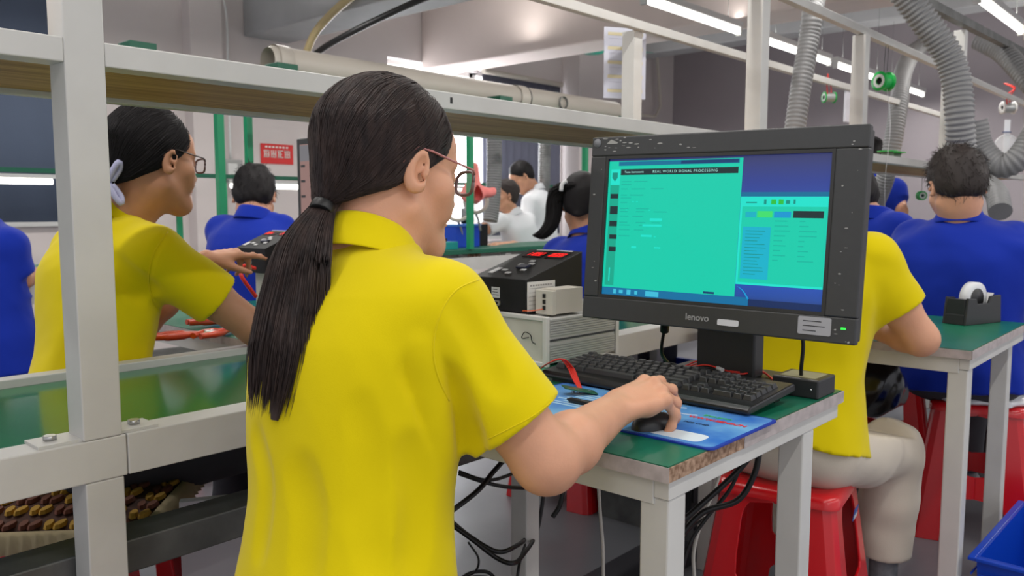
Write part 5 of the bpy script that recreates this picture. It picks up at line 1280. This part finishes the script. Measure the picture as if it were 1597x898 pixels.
# ------------------------------------------------------------------ far green bench row
GY = 3.7
gb = thing('green_bench', 'far workbench with dark green top in front of the back wall', 'bench', (3.5, GY, 0)); c0 = (3.5, GY, 0)
MB().box(-.6, 6.6, GY, GY + .5, .80, .83).obj('bench_top', GREEND, gb, .003, c0)
MB().box(-.6, 6.6, GY - .01, GY + .0, .70, .78).box(-.6, 6.6, GY + .49, GY + .50, .70, .78).obj('front_rail', WHITE, gb, 0, c0)
MB().box(-.6, 6.6, GY + .05, GY + .45, .35, .37).obj('lower_shelf', STEEL, gb, 0, c0)
for x in (-.4, 1.1, 2.6, 4.1, 5.6): MB().box(x, x + .05, GY + .02, GY + .07, 0, .79).box(x, x + .05, GY + .43, GY + .48, 0, .79).obj('leg', WHITE, gb, 0, c0)
def gpost(px, y, z0, z1, label):
    x = aty(px, 300, y)[0]; t = thing('green_post', label, 'post', (x, y, z0), group='green posts of the far bench')
    MB().box(-.018, .018, -.018, .018, 0, z1 - z0).obj('upright', GREENP, t, .002)
    MB().box(-.02, .02, -.03, .03, z1 - z0 - .0, z1 - z0 + .02).obj('cap', GREEND, t)
    return x
gx = [gpost(345, GY, .83, 1.74, 'left green post of the close pair beside the red notice'), gpost(390, GY + .45, .83, 1.74, 'right green post of the close pair beside the red notice'),
      gpost(733, GY, .83, 1.74, 'green post in front of the bright window'), gpost(912, GY, .83, 1.74, 'green post just left of the big monitor')]
LY = 4.85; LZ = aty(425, 291, LY)[2]
gs = thing('green_lamp_rail', 'green rail above the far bench carrying tube lamps', 'rail', (3.0, LY, 0)); c0 = (3.0, LY, 0)
MB().box(-.8, 7.4, LY - .02, LY + .02, LZ + .045, LZ + .07).obj('rail', GREEND, gs, 0, c0)
for x in (-.6, 2.42, 2.72, 4.6, 5.9, 7.3): MB().box(x - .015, x + .015, LY + .021, LY + .045, 0, LZ + .07).obj('stem', GREENP, gs, 0, c0)
def blamp(x0, L, label):
    t = thing('bench_lamp', label, 'lamp', (x0, LY, LZ), group='tube lamps of the far green bench')
    MB().cyl((0, 0, 0), (L, 0, 0), .016, 10).obj('tube', TUBE, t); MB().box(-.02, L + .02, -.022, .022, .018, .038).obj('fitting', TUBEF, t)
    area((x0 + L / 2, LY, LZ - .025), L, .04, 2.2)
blamp(.1, 1.6, 'tube lamp glowing low behind the left foreground post')
blamp(2.75, 1.25, 'tube lamp glowing behind the black-haired person in blue')
blamp(4.68, 1.0, 'tube lamp glowing between the glasses and the white tee')
blamp(5.85, 1.0, 'tube lamp glowing behind the person in white shirt')
# long pvc pipe on brackets
PY = GY + .2
zp = (aty(700, 137, PY)[2] + aty(430, 98, PY)[2]) / 2
xL = aty(425, 98, PY)[0]; xR = aty(958, 168, PY)[0]
pp = thing('ventilation_pipe', 'long horizontal white pipe above the far green bench', 'pipe', (xL, PY, zp))
R_ = .084
MB().lathe([(R_ - .012, -.03), (R_, 0), (R_, xR - xL), (0, xR - xL)], 32, axis='x').obj('pipe_wall', PVC, pp)
MB().lathe([(R_ + .008, 0), (R_ + .008, .08), (R_, .085)], 32, axis='x').obj('coupling', PVC, pp); MB().lathe([(R_ + .006, 1.9), (R_ + .006, 1.99)], 32, axis='x').obj('coupling', PVC, pp)
MB().lathe([(R_ + .008, 1.99), (R_ + .008, 2.0)], 28, axis='x').obj('strap', CABLE, pp); MB().lathe([(R_ + .004, 3.2), (R_ + .004, 3.22)], 28, axis='x').obj('strap', CABLE, pp)
MB().lathe([(.045, -.10), (.045, 0)], 18, (2.35, 0, -.0), 'y').obj('branch_socket', mat('socket_grey', (140, 140, 138), .5), pp)
for i, px in enumerate((190, 412, 752, 955)):
    x = aty(px, 110 + .135 * (px - 400), PY)[0]
    t = thing('pipe_bracket', 'green bracket under the horizontal pipe, %s from the left' % ('first', 'second', 'third', 'fourth')[i], 'bracket', (x, PY, zp - R_ - .04), group='green pipe brackets')
    MB().box(-.06, .06, -.2, .12, 0, .038).box(-.06, .06, -.22, -.10, .038, .085).obj('arm', GREEND, t, .002); MB().box(-.015, .015, -.20, -.17, -.02, 0).obj('stem', GREENP, t)
o = MB().box(.2, 6.2, -.018, .018, -.03, 0).obj('top_rail', GREENP, None, .002); o.location = (0, GY, zp - R_ - .041); tag(o, 'green top rail of the far bench under the horizontal pipe', 'rail')
# clutter on the far bench around the green post
def bx(name, label, cat, c, s_, m_, group=None):
    t = thing(name, label, cat, c, 0, group); MB().box(-s_[0] / 2, s_[0] / 2, -s_[1] / 2, s_[1] / 2, 0, s_[2]).obj('body', m_, t, .004); return t
t = bx('parts_bin', 'blue plastic bin behind the green post by the window', 'bin', tuple(aty(714, 372, GY + .3) * V(1, 1, 0) + V(0, 0, .83)), (.22, .2, .14), BLUEP); MB().box(-.115, .115, -.11, .11, .14, .155).obj('lid', mat('bin_lid', (60, 120, 210), .4), t)
t = bx('microscope_box', 'dark equipment behind the pink cloth at the window', 'equipment', tuple(aty(728, 360, GY + .38) * V(1, 1, 0) + V(0, 0, .83)), (.26, .16, .15), BLACKB); MB().cyl((0, 0, .15), (0, 0, .26), .04, 14).obj('column', BLACKB, t)
t = bx('teal_tool', 'teal tool box at the ponytailed person\'s chin', 'tool box', tuple(aty(690, 378, GY + .1) * V(1, 1, 0) + V(0, 0, .83)), (.16, .12, .05), mat('teal_plastic', (0, 140, 136), .4)); MB().box(-.03, .03, -.01, .01, .05, .07).obj('handle', CABLE, t)
def ringlamp(px, py, Y, label, r=.085):
    c = aty(px, py, Y); t = thing('ring_magnifier', label, 'magnifier lamp', tuple(c), radians(-45))
    MB().add(*(lambda q: (q.v, q.f, True))(MB().tube([(r * cos(a), 0, r * sin(a)) for a in np.linspace(0, 2 * pi, 29)], .013, 8, False))).obj('ring', PVC, t)
    MB().lathe([(0, -.004), (r - .01, -.004), (r - .01, .004), (0, .004)], 24, axis='y').obj('glass', CLEAR, t)
    MB().tube(spline([(0, 0, -r), (.02, .02, -r - .06), (.03, .05, -r - .12)], 8), .008, 6).obj('arm', GREYB, t); return t
ringlamp(742, 314, GY + .15, 'round white-rimmed magnifier lamp right of the green post', .075); ringlamp(714, 322, GY + .2, 'round white-rimmed magnifier lamp left of the green post', .09)
pk = thing('pink_cloth', 'pink cloth hanging over the green rail by the spectacles', 'cloth', tuple(aty(745, 290, GY + .05)), radians(-20))
F = Field((-.15, -.06, -.12), (.15, .06, .18), .008)
F.cone((-.02, 0, .12), (-.03, 0, -.05), .02, .07, .02); F.cone((-.03, 0, -.03), (.09, 0, -.04), .05, .04, .02); F.wrinkle(.01, 40, 2)
v_, f_ = F.mesh(); npmesh('fabric', v_ + np.array(pk.location), f_, mat('pink_fabric', (244, 140, 134), .9), pk)

# ------------------------------------------------------------------ wall fittings
nt_ = thing('wall_notice', 'red notice with white lettering on the back wall', 'notice', (3.82, YW - .006, 1.53)); 
MB().box(-.15, .15, -.003, .003, -.08, .08).obj('sheet', REDN, nt_)
q = MB(); rq = random.Random(4)
for i in range(4):
    x0 = -.125 + i * .064
    for (a_, b_, c_, d_) in ((0, .052, .022, .030), (0, .052, -.03, -.022), (.004, .012, -.03, .03), (.042, .050, -.03, .03), (.012, .042, -.004, .003), (.022, .03, -.03, .03)):
        if rq.random() < .86: q.box(x0 + a_, x0 + b_, -.0045, -.003, c_, d_)
for i in range(7): q.box(-.11 + i * .032, -.11 + i * .032 + .02, -.0045, -.003, .048, .062)
q.obj('lettering', PAPER, nt_)
sw = thing('wall_switch', 'grey switch box on the back wall behind the left green post', 'switch', (3.31 + .02, YW - .13, 1.38)); MB().box(-.09, .09, -.03, 0, -.08, .08).obj('box', GREYB, sw, .006); MB().box(-.04, .04, -.036, -.03, -.05, .05).obj('rocker', TUBEF, sw, .003)
t = thing('conduit', 'thin grey conduit running down the back wall by the switch box', 'conduit', (3.33, YW - .135, 1.46)); MB().tube(spline([(0, 0, 0), (0, 0, .6), (-.02, .0, 1.2), (-.3, 0, 1.35), (-1.4, 0, 1.5)], 30), .009, 8).obj('pipe', TUBEF, t)
t = thing('wall_conduit', 'white conduit bent down the wall right of the ceiling fan', 'conduit', (XE - .02, 5.0, 0))
cpts = [aty(1005, 25, 5.9), aty(1022, 35, 5.9), aty(1030, 165, 5.9), aty(1022, 182, 5.9), aty(985, 178, 5.9)]
t.location = tuple(cpts[0]); MB().tube([p - cpts[0] for p in cpts], .02, 8).obj('pipe', PVC, t)

# hoses strapped on the beam
def hosething(name, label, pts, r, m_, rib=0, pitch=.018, cat='hose', group=None):
    P = spline(pts, 120) if len(pts) > 2 else np.array(pts); t = thing(name, label, cat, tuple(P[0]), group=group)
    if rib:
        L_ = np.concatenate([[0], np.cumsum(np.linalg.norm(np.diff(P, axis=0), axis=1))]); N_ = int(L_[-1] / pitch * 4); s_ = np.linspace(0, L_[-1], N_)
        Q = np.stack([np.interp(s_, L_, P[:, i]) for i in range(3)], 1); rr_ = [r * (1 + rib * (1, .25, -1, .25)[i % 4]) for i in range(N_)]
        MB().tube(Q - P[0], rr_, 18).obj('duct', m_, t)
    else: MB().tube(P - P[0], r, 8).obj('tube', m_, t)
    return t
hosething('air_hose', 'beige hose sagging along the near ceiling beam', [(3.50, 5.1, 2.17), (3.48, 4.9, 2.33), (3.5, 4.5, 2.50), (3.5, 4.0, 2.56), (3.5, 3.2, 2.52), (3.5, 2.6, 2.52), (3.5, 1.8, 2.66)], .028, mat('beige_hose', (196, 176, 130), .5))
hosething('air_hose', 'black hose running under the beige hose on the ceiling beam', [(3.50, 5.1, 2.13), (3.48, 4.7, 2.22), (3.5, 4.0, 2.34), (3.5, 3.2, 2.42), (3.5, 2.4, 2.5), (3.5, 1.8, 2.62)], .022, CABLE)
t = bx('hose_clamp_box', 'dark clamp block where the two hoses leave the wall', 'clamp', (3.45, 5.12, 2.06), (.10, .12, .13), mat('dark_grey_block', (80, 80, 84), .7))
# ------------------------------------------------------------------ ceiling fan
fc = atd(925, 76, 8.0); fan = thing('ceiling_fan', 'teal ceiling fan hanging on a rod behind the paper sheet', 'fan', tuple(fc))
MB().lathe([(0, -.05), (.09, -.045), (.13, -.01), (.13, .03), (.06, .06), (0, .06)], 24).obj('motor', TEAL, fan)
MB().cyl((0, 0, .06), (0, 0, ZC - fc[2]), .014, 10).lathe([(.03, .06), (.045, .09), (.04, .2), (.014, .22)], 16).lathe([(.014, ZC - fc[2] - .14), (.06, ZC - fc[2] - .12), (.07, ZC - fc[2] - .001)], 16).obj('down_rod', TEAL, fan)
for k_ in range(3):
    a = radians(-30 + 120 * k_); b_ = MB(); d = V(cos(a), sin(a), 0); s_ = V(-sin(a), cos(a), .25)
    vs = [d * .11 + s_ * .03, d * .11 - s_ * .03, d * .22 - s_ * .055, d * .62 - s_ * .06, d * .62 + s_ * .05, d * .22 + s_ * .05]
    b_.add([v for v in vs] + [v + V(0, 0, .005) for v in vs], [tuple(range(6)), tuple(range(11, 5, -1))] + [(i, (i + 1) % 6, (i + 1) % 6 + 6, i + 6) for i in range(6)]).obj('blade', TEAL, fan)
# ------------------------------------------------------------------ hanging sheet and hanging things
hs = thing('paper_sheet', 'laminated sheet with pale yellow stripes hanging on the white rear post', 'paper', tuple(aty(974, 98, 1.835)), radians(-32))
c_ = np.array(hs.location)
MB().box(-.085, .088, -.001, .001, -.135, .130).obj('sheet', mat('laminated_paper', (206, 208, 222), .12, coat=.5), hs)
q = MB()
for i in range(5): q.box(-.07, .075, -.0016, -.001, .10 - i * .053, .112 - i * .053)
q.obj('yellow_stripes', mat('pale_yellow_print', (214, 204, 168), .4), hs)
q = MB()
for i in range(8): q.box(-.065, .02 + .006 * (i % 4), -.0016, -.001, .088 - i * .027, .0895 - i * .027)
q.obj('printed_lines', mat('pale_grey_print', (178, 180, 196), .4), hs)
def spool(label, c, az, r, L_, flange, wound, hole=CABLE):
    t = thing('solder_spool', label, 'spool', tuple(c), az, 'solder spools')
    f = MB()
    for s_ in (-1, 1): f.lathe([(r * .35, s_ * L_ / 2), (r, s_ * L_ / 2), (r, s_ * (L_ / 2 + .004)), (r * .35, s_ * (L_ / 2 + .004)), (r * .35, s_ * L_ / 2)], 28, axis='x')
    f.obj('flange', flange, t); MB().lathe([(r * .78, -L_ / 2), (r * .8, 0), (r * .78, L_ / 2)], 28, axis='x').obj('wound_solder', wound, t)
    MB().lathe([(r * .30, -L_ / 2 - .003), (r * .30, L_ / 2 + .003)], 18, axis='x').obj('core', hole, t)
    MB().lathe([(r * .4, -L_ / 2 - .0046), (r * .7, -L_ / 2 - .0046)], 24, axis='x').obj('paper_label', LABW, t)
    return t
SOLD = mat('solder_wire', (176, 178, 176), .35, .6)
GRF = mat('green_flange', (0, 170, 70), .35)
c1 = aty(1293, 152, RY - .0); spool('green-flanged solder spool hanging on a red cord above the monitor', c1, radians(-42), .030, .052, GRF, SOLD)
hosething('hanging_cord', 'red cord knotted to the rear rail holding a green spool', [c1 + V(.02, 0, 0), c1 + V(.025, 0, .05), c1 + V(-.005, 0, .085), c1 + V(-.03, .0, .12), c1 + V(-.035, 0, .06), c1 + V(-.02, 0, 0)], .003, RWIRE, cat='cord')
c2 = aty(1378, 127, FY); spool('bright green spool turned to show its white label hanging above the monitor corner', c2, radians(-22), .042, .05, GRF, GRF)
hosething('hanging_cord', 'dark wire loop from the front top rail through the bright green spool', [c2, c2 + V(0, 0, .08), c2 + V(.01, 0, .15), c2 + V(.03, 0, .19), c2 + V(.045, 0, .15), c2 + V(.04, 0, .05)], .0015, CABLE, cat='cord')
hosething('solder_strand', 'thin solder strand falling from the bright green spool to the desk', [c2 + V(.02, -.01, -.03), c2 + V(.02, -.03, -.2), c2 + V(-.05, -.04, -.45), c2 + V(-.03, -.05, -.7)], .0012, SILV, cat='solder strand')
c3 = aty(1572, 168, FY); spool('white solder spool hung by red wire at the right edge', c3, radians(-48), .042, .07, mat('white_flange', (214, 214, 212), .4), SOLD)
hosething('hanging_cord', 'red wire twisted round the top rail at the right edge', [c3 + V(-.03, 0, 0), c3 + V(-.04, 0, .08), c3 + V(-.01, -.03, .12), c3 + V(.0, .03, .16), c3 + V(.02, -.03, .13), c3 + V(.05, 0, .08), c3 + V(.045, 0, 0)], .004, RWIRE, cat='cord')
zs_t = 1.317
for i, px in enumerate((1384, 1397)):
    c = aty(px, 238, 1.42); c[2] = zs_t
    t = thing('solder_spool', 'silver spool with green top flange standing on the shelf, %s of two' % ('left', 'right')[i], 'spool', tuple(c), 0, 'solder spools standing on the shelf')
    MB().lathe([(0, .001), (.036, .001), (.036, .005), (.028, .006), (.028, .060), (0, .06)], 24).obj('wound_solder', SOLD, t); MB().lathe([(0, .060), (.050, .060), (.050, .064), (0, .064)], 24).obj('flange', GRF, t)
c = aty(1437, 305, 1.655); spool('small green spool hanging low beside the head of the person in blue', c, radians(40), .03, .03, GRF, SOLD)
hosething('hanging_cord', 'thin dark wire above the low green spool', [c, V(c[0], c[1], c[2] + .05), V(c[0], c[1], 1.29)], .0015, CABLE, cat='cord')
# clear plastic disc hanging
c = aty(1570, 232, FY + .05); t = thing('magnifier_disc', 'round clear plastic shield hanging under the white spool', 'shield', tuple(c), radians(-45))
MB().lathe([(0, -.02), (.05, -.018), (.095, 0), (.098, .004), (.05, -.014), (0, -.016)], 32, axis='y').obj('clear_dish', CLEAR, t)
MB().add(*(lambda q: (q.v, q.f, True))(MB().tube([(.097 * cos(a), .002, .097 * sin(a)) for a in np.linspace(0, 2 * pi, 33)], .003, 6, False))).obj('rim', mat('clear_rim', (220, 222, 224), .2), t)
MB().box(-.02, .02, .004, .01, -.06, .20).obj('white_strap', mat('strap_white', (210, 212, 216), .5), t)
MB().tube([(.028 * cos(a) * 1.0, .008 + .012 * sin(a), .115) for a in np.linspace(0, 2 * pi, 15)], .004, 6).obj('blue_tie', mat('tie_blue', (40, 60, 110), .5), t)
MB().lathe([(0, .0), (.03, .0), (.032, .03), (.02, .05), (0, .05)], 16, (.06, .0, -.02), 'y').obj('knob', STEEL, t)

# ------------------------------------------------------------------ flexible ducts
HT = .055
def duct(label, pts, r, rib=.06): return hosething('flexible_duct', label, pts, r, HOSE, rib, .019, 'duct', 'grey flexible extraction ducts')
duct('grey flexible duct rising left of the green spools behind the monitor', [aty(1275, -25, 1.55), aty(1268, 15, 1.5), aty(1262, 60, 1.5), aty(1250, 130, 1.5), aty(1240, 200, 1.5), aty(1238, 215, 1.5)], .043)
duct('grey flexible duct bending behind the bright green spool', [aty(1450, 65, 1.85), aty(1425, 82, 1.85), aty(1408, 115, 1.8), aty(1402, 160, 1.75), aty(1392, 225, 1.75), aty(1380, 280, 1.8), aty(1362, 325, 1.9)], .055)
duct('fat grey flexible duct hanging down right behind the head of the person in blue', [atd(1395, -30, 3.15), atd(1440, 30, 3.15), atd(1478, 85, 3.15), atd(1492, 130, 3.15), atd(1497, 190, 3.15), atd(1500, 262, 3.2)], .050, .09)
duct('grey flexible duct crossing the top right corner', [atd(1528, 62, 4.6), atd(1562, 80, 4.5), atd(1590, 108, 4.4), atd(1625, 150, 4.3)], .055)
duct('grey flexible duct curving in a loop under the clear shield', [atd(1520, 190, 3.9), atd(1530, 230, 3.9), atd(1560, 258, 3.85), atd(1590, 245, 3.8), atd(1620, 200, 3.8)], .055)
duct('grey flexible duct end beside the ear of the person in blue', [atd(1560, 330, 3.6), atd(1553, 300, 3.7), atd(1530, 285, 3.9), atd(1515, 300, 4.1)], .045)
duct('pale flexible duct hanging left of the two in white', [aty(770, 180, GY + .5), aty(771, 260, GY + .5), aty(768, 320, GY + .5), aty(764, 345, GY + .5)], .055, .06)
duct('pale flexible duct hanging behind the person in white shirt', [aty(850, 180, GY + .8), aty(849, 250, GY + .8), aty(848, 330, GY + .8)], .05, .06)
# upper trunk the ducts leave from, and bars
tr = thing('duct_trunk', 'dark bar with clamps crossing the upper right corner', 'bar', (4.0, .55, 1.9))
a_, b_ = atd(1420, -8, 3.1), atd(1620, 95, 5.2)
tr.location = tuple(a_); MB().bar((0, 0, 0), b_ - a_, .035, .035).obj('bar', STEEL, tr)
p_ = atd(1499, 48, 3.75); q_ = atd(1492, 250, 3.75)
t = thing('bench_post', 'slim white post behind the fat grey duct', 'post', (p_[0], p_[1], 0)); MB().box(-.024, .024, -.024, .024, 0, p_[2]).obj('upright', WHITE, t, .002)
# ------------------------------------------------------------------ box and cap on shelf, desk 2 surroundings
t = bx('cardboard_box', 'cardboard box on the shelf behind the top of the monitor', 'box', (aty(1152, 200, 1.5)[0], 1.5, 1.3175), (.16, .14, .045), CARD); MB().box(-.08, .08, -.005, .005, .045, .046).obj('packing_tape', PAPER, t)
t = thing('rolled_strap', 'dark coiled strap on the shelf left of the cardboard box', 'strap', (aty(1090, 200, 1.5)[0], 1.5, 1.3175)); MB().lathe([(.012, 0), (.05, 0), (.045, .016), (.012, .022), (.012, 0)], 20).obj('coil', CABLE, t)
# white box strip on post at 1320
t = thing('lamp_cover', 'white plastic cover strip beside the second post', 'cover', tuple(aty(1321, 168, RY))); MB().box(-.035, .035, -.006, .006, -.08, 1.744 - t.location.z).obj('panel', mat('cover_white', (222, 222, 232), .4), t, .002)

# crate
def crate(name_, label, c, s_, rz, m_=BLUEP):
    t = thing('storage_crate', label, 'crate', c, rz); x, y, z = s_[0] / 2, s_[1] / 2, s_[2]; k_ = .92
    vs = []
    for (a_, b_, h_) in ((x * k_, y * k_, 0), (x, y, z), (x - .006, y - .006, z), (x * k_ - .006, y * k_ - .006, .008)): vs += [(-a_, -b_, h_), (a_, -b_, h_), (a_, b_, h_), (-a_, b_, h_)]
    fs = [(0, 3, 2, 1), (12, 13, 14, 15)] + [(i * 4 + j, i * 4 + (j + 1) % 4, (i + 1) * 4 + (j + 1) % 4, (i + 1) * 4 + j) for i in range(3) for j in range(4)]
    MB().add(vs, fs).obj('body', m_, t)
    r_ = MB(); w_ = .016
    for (a_, b_, c_, d_) in ((-x - w_, x + w_, -y - w_, -y), (-x - w_, x + w_, y, y + w_), (-x - w_, -x, -y, y), (x, x + w_, -y, y)):
        r_.box(a_, b_, c_, d_, z - .008, z)
        r_.box(a_ + .006, b_ - .006, c_ + .006, d_ - .006, z - .045, z - .040); r_.box(a_ + .008, b_ - .008, c_ + .008, d_ - .008, z - .075, z - .070)
    r_.obj('rim', m_, t, .002); return t
crate('', 'open blue plastic crate on the floor at the lower right corner', (2.44, .285, 0), (.50, .32, .25), radians(-1))
c_ = atd(1046, 562, 3.3); crate('', 'blue plastic bin standing far behind the desk, left of the monitor stand', (c_[0], c_[1] + .1, 0), (.30, .26, .47), 0)
# trash bag
tb_ = atd(1362, 600, 2.35); t = thing('rubbish_bag', 'black plastic rubbish bag hanging behind the yellow polo', 'bag', (tb_[0], tb_[1], 0))
F = Field((tb_[0] - .16, tb_[1] - .16, tb_[2] - .16), (tb_[0] + .16, tb_[1] + .16, tb_[2] + .18), .008)
F.ell(tb_, (.075, .085, .085), None, .02); F.cone(tb_ + V(0, 0, .05), tb_ + V(0, .02, .12), .06, .035, .02); F.wrinkle(.008, 70, 5)
F.obj('bag', mat('black_bag', (14, 14, 16), .22, coat=.3), t)
# hanging cables under desk 1
def cable(label, pts, r=.0045, m_=CABLE, cat='cable', group='black cables hanging under the desk'): return hosething('power_cable', label, [V(*p) for p in pts], r, m_, cat=cat, group=group)
D = atd
cable('black cable running steeply from the shirt hem to the desk underside', [D(800, 702, 1.5), D(770, 735, 1.45), D(745, 765, 1.4), D(700, 800, 1.35)])
cable('black cable sagging between the yellow shirt and the desk leg, upper one', [D(715, 735, 1.6), D(755, 748, 1.6), D(790, 742, 1.65), D(835, 718, 1.75), D(880, 690, 1.8)], .0035)
cable('black cable sagging between the yellow shirt and the desk leg, middle one', [D(715, 738, 1.6), D(760, 753, 1.6), D(800, 760, 1.65), D(835, 757, 1.75), D(870, 730, 1.8)], .004)
cable('black cable in a deep sag near the lower edge, thicker one', [D(700, 815, 1.5), D(735, 840, 1.5), D(775, 870, 1.5), D(800, 878, 1.5), D(815, 866, 1.6), D(835, 835, 1.86), D(845, 790, 1.9), D(850, 735, 1.9)])
cable('black cable in a deep sag near the lower edge, upper one', [D(700, 810, 1.5), D(735, 838, 1.52), D(775, 860, 1.52), D(803, 852, 1.58), D(822, 835, 1.86), D(835, 790, 1.9), D(840, 735, 1.9)])
cable('black cable looping on the floor beside the yellow shirt', [D(715, 905, 1.7), D(735, 893, 1.75), D(760, 892, 1.8), D(775, 905, 1.8)], .004)
cable('thin black cable falling left of the desk leg', [D(730, 845, 1.5), D(746, 870, 1.5), D(742, 890, 1.5), D(725, 900, 1.5)], .002)
cable('black cable rising along the left desk leg', [D(806, 905, 1.55), D(812, 870, 1.6), D(822, 840, 1.86), D(832, 790, 1.9), D(836, 735, 1.9)], .003)
cable('pair of black cables dangling just right of the left desk leg', [D(882, 712, 1.7), D(878, 745, 1.7), D(877, 770, 1.7), D(872, 790, 1.7), D(862, 806, 1.7)], .005)
hosething('white_cable', 'thin white cable hanging between the two desk legs', [D(933, 750, 1.65), D(936, 800, 1.65), D(940, 850, 1.65), D(941, 905, 1.65)], .0035, WCABLE, cat='cable')
cable('thick black cable swooping from the desk edge across the stool, left one', [D(1185, 690, 1.6), D(1150, 735, 1.6), D(1090, 790, 1.6), D(1045, 830, 1.6), D(1020, 865, 1.6)], .006)
cable('thick black cable swooping from the desk edge across the stool, right one', [D(1186, 695, 1.62), D(1176, 740, 1.62), D(1150, 780, 1.62), D(1095, 800, 1.62), D(1055, 845, 1.62), D(1020, 900, 1.62)], .006)
cable('thinner black cable between the two swooping cables', [D(1162, 705, 1.66), D(1140, 760, 1.66), D(1100, 810, 1.66), D(1075, 850, 1.66), D(1060, 905, 1.66)], .004)
cable('thin black cable crossing down behind the front desk leg', [D(1110, 800, 1.7), D(1070, 830, 1.7), D(1040, 870, 1.7), D(1025, 905, 1.7)], .003)
hosething('white_cable', 'white cable curving left of the red stool', [D(1130, 715, 1.75), D(1115, 760, 1.75), D(1095, 810, 1.75), D(1082, 860, 1.75), D(1083, 905, 1.75)], .004, WCABLE, cat='cable')
# dark crate below
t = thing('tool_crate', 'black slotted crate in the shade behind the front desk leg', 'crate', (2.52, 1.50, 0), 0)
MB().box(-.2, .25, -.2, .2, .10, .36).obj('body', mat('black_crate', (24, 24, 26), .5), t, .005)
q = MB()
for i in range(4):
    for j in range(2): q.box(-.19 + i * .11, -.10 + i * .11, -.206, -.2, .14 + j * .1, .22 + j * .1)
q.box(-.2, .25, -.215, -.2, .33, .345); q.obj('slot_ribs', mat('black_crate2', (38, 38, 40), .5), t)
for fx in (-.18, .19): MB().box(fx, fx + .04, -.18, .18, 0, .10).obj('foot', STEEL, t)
# grey cabinet behind the mid stool
# white board leaning below the bench at left
t = thing('carton_sheet', 'pale grey flat carton leaning under the bench behind the yellow shirt', 'carton', (.93, 1.52, 0), radians(-32)); 
MB().box(-.18, .16, -.012, .012, .02, .49).obj('panel', mat('carton_grey', (200, 198, 202), .7), t, .002)
q = MB()
for i in range(3): q.box(-.07 + i * .014, -.06 + i * .014, -.0135, -.012, .22, .23); q.box(-.07 + i * .014, -.063 + i * .014, -.0135, -.012, .235, .243)
q.obj('stamp_marks', INKL, t)
MB().box(-.1, .1, -.03, .03, 0, .02).obj('edge_foot', mat('carton_grey', (176, 174, 176), .7), t)
t = thing('plastic_bag', 'crumpled blue plastic bag beyond the woven cushion', 'bag', (1.05, 1.9, 0))
c = V(1.12, 1.86, .50); F = Field(c - .16, c + .16, .01); F.ell(c, (.06, .09, .07), None, .02); F.wrinkle(.012, 50, 7); F.obj('bag', mat('blue_bag', (20, 70, 200), .35), t)
c = V(.56, 2.05, .22); t = thing('plastic_bag', 'blue and white plastic bag beside the lower left stool', 'bag', (.56, 2.05, 0)); F = Field(c - .2, c + .2, .012); F.ell(c, (.08, .1, .12), None, .02); F.wrinkle(.012, 50, 8); F.obj('bag', MATS['blue_bag'], t)
# distant grey stool with dark pad, workbench at far left is the green bench; cabinet
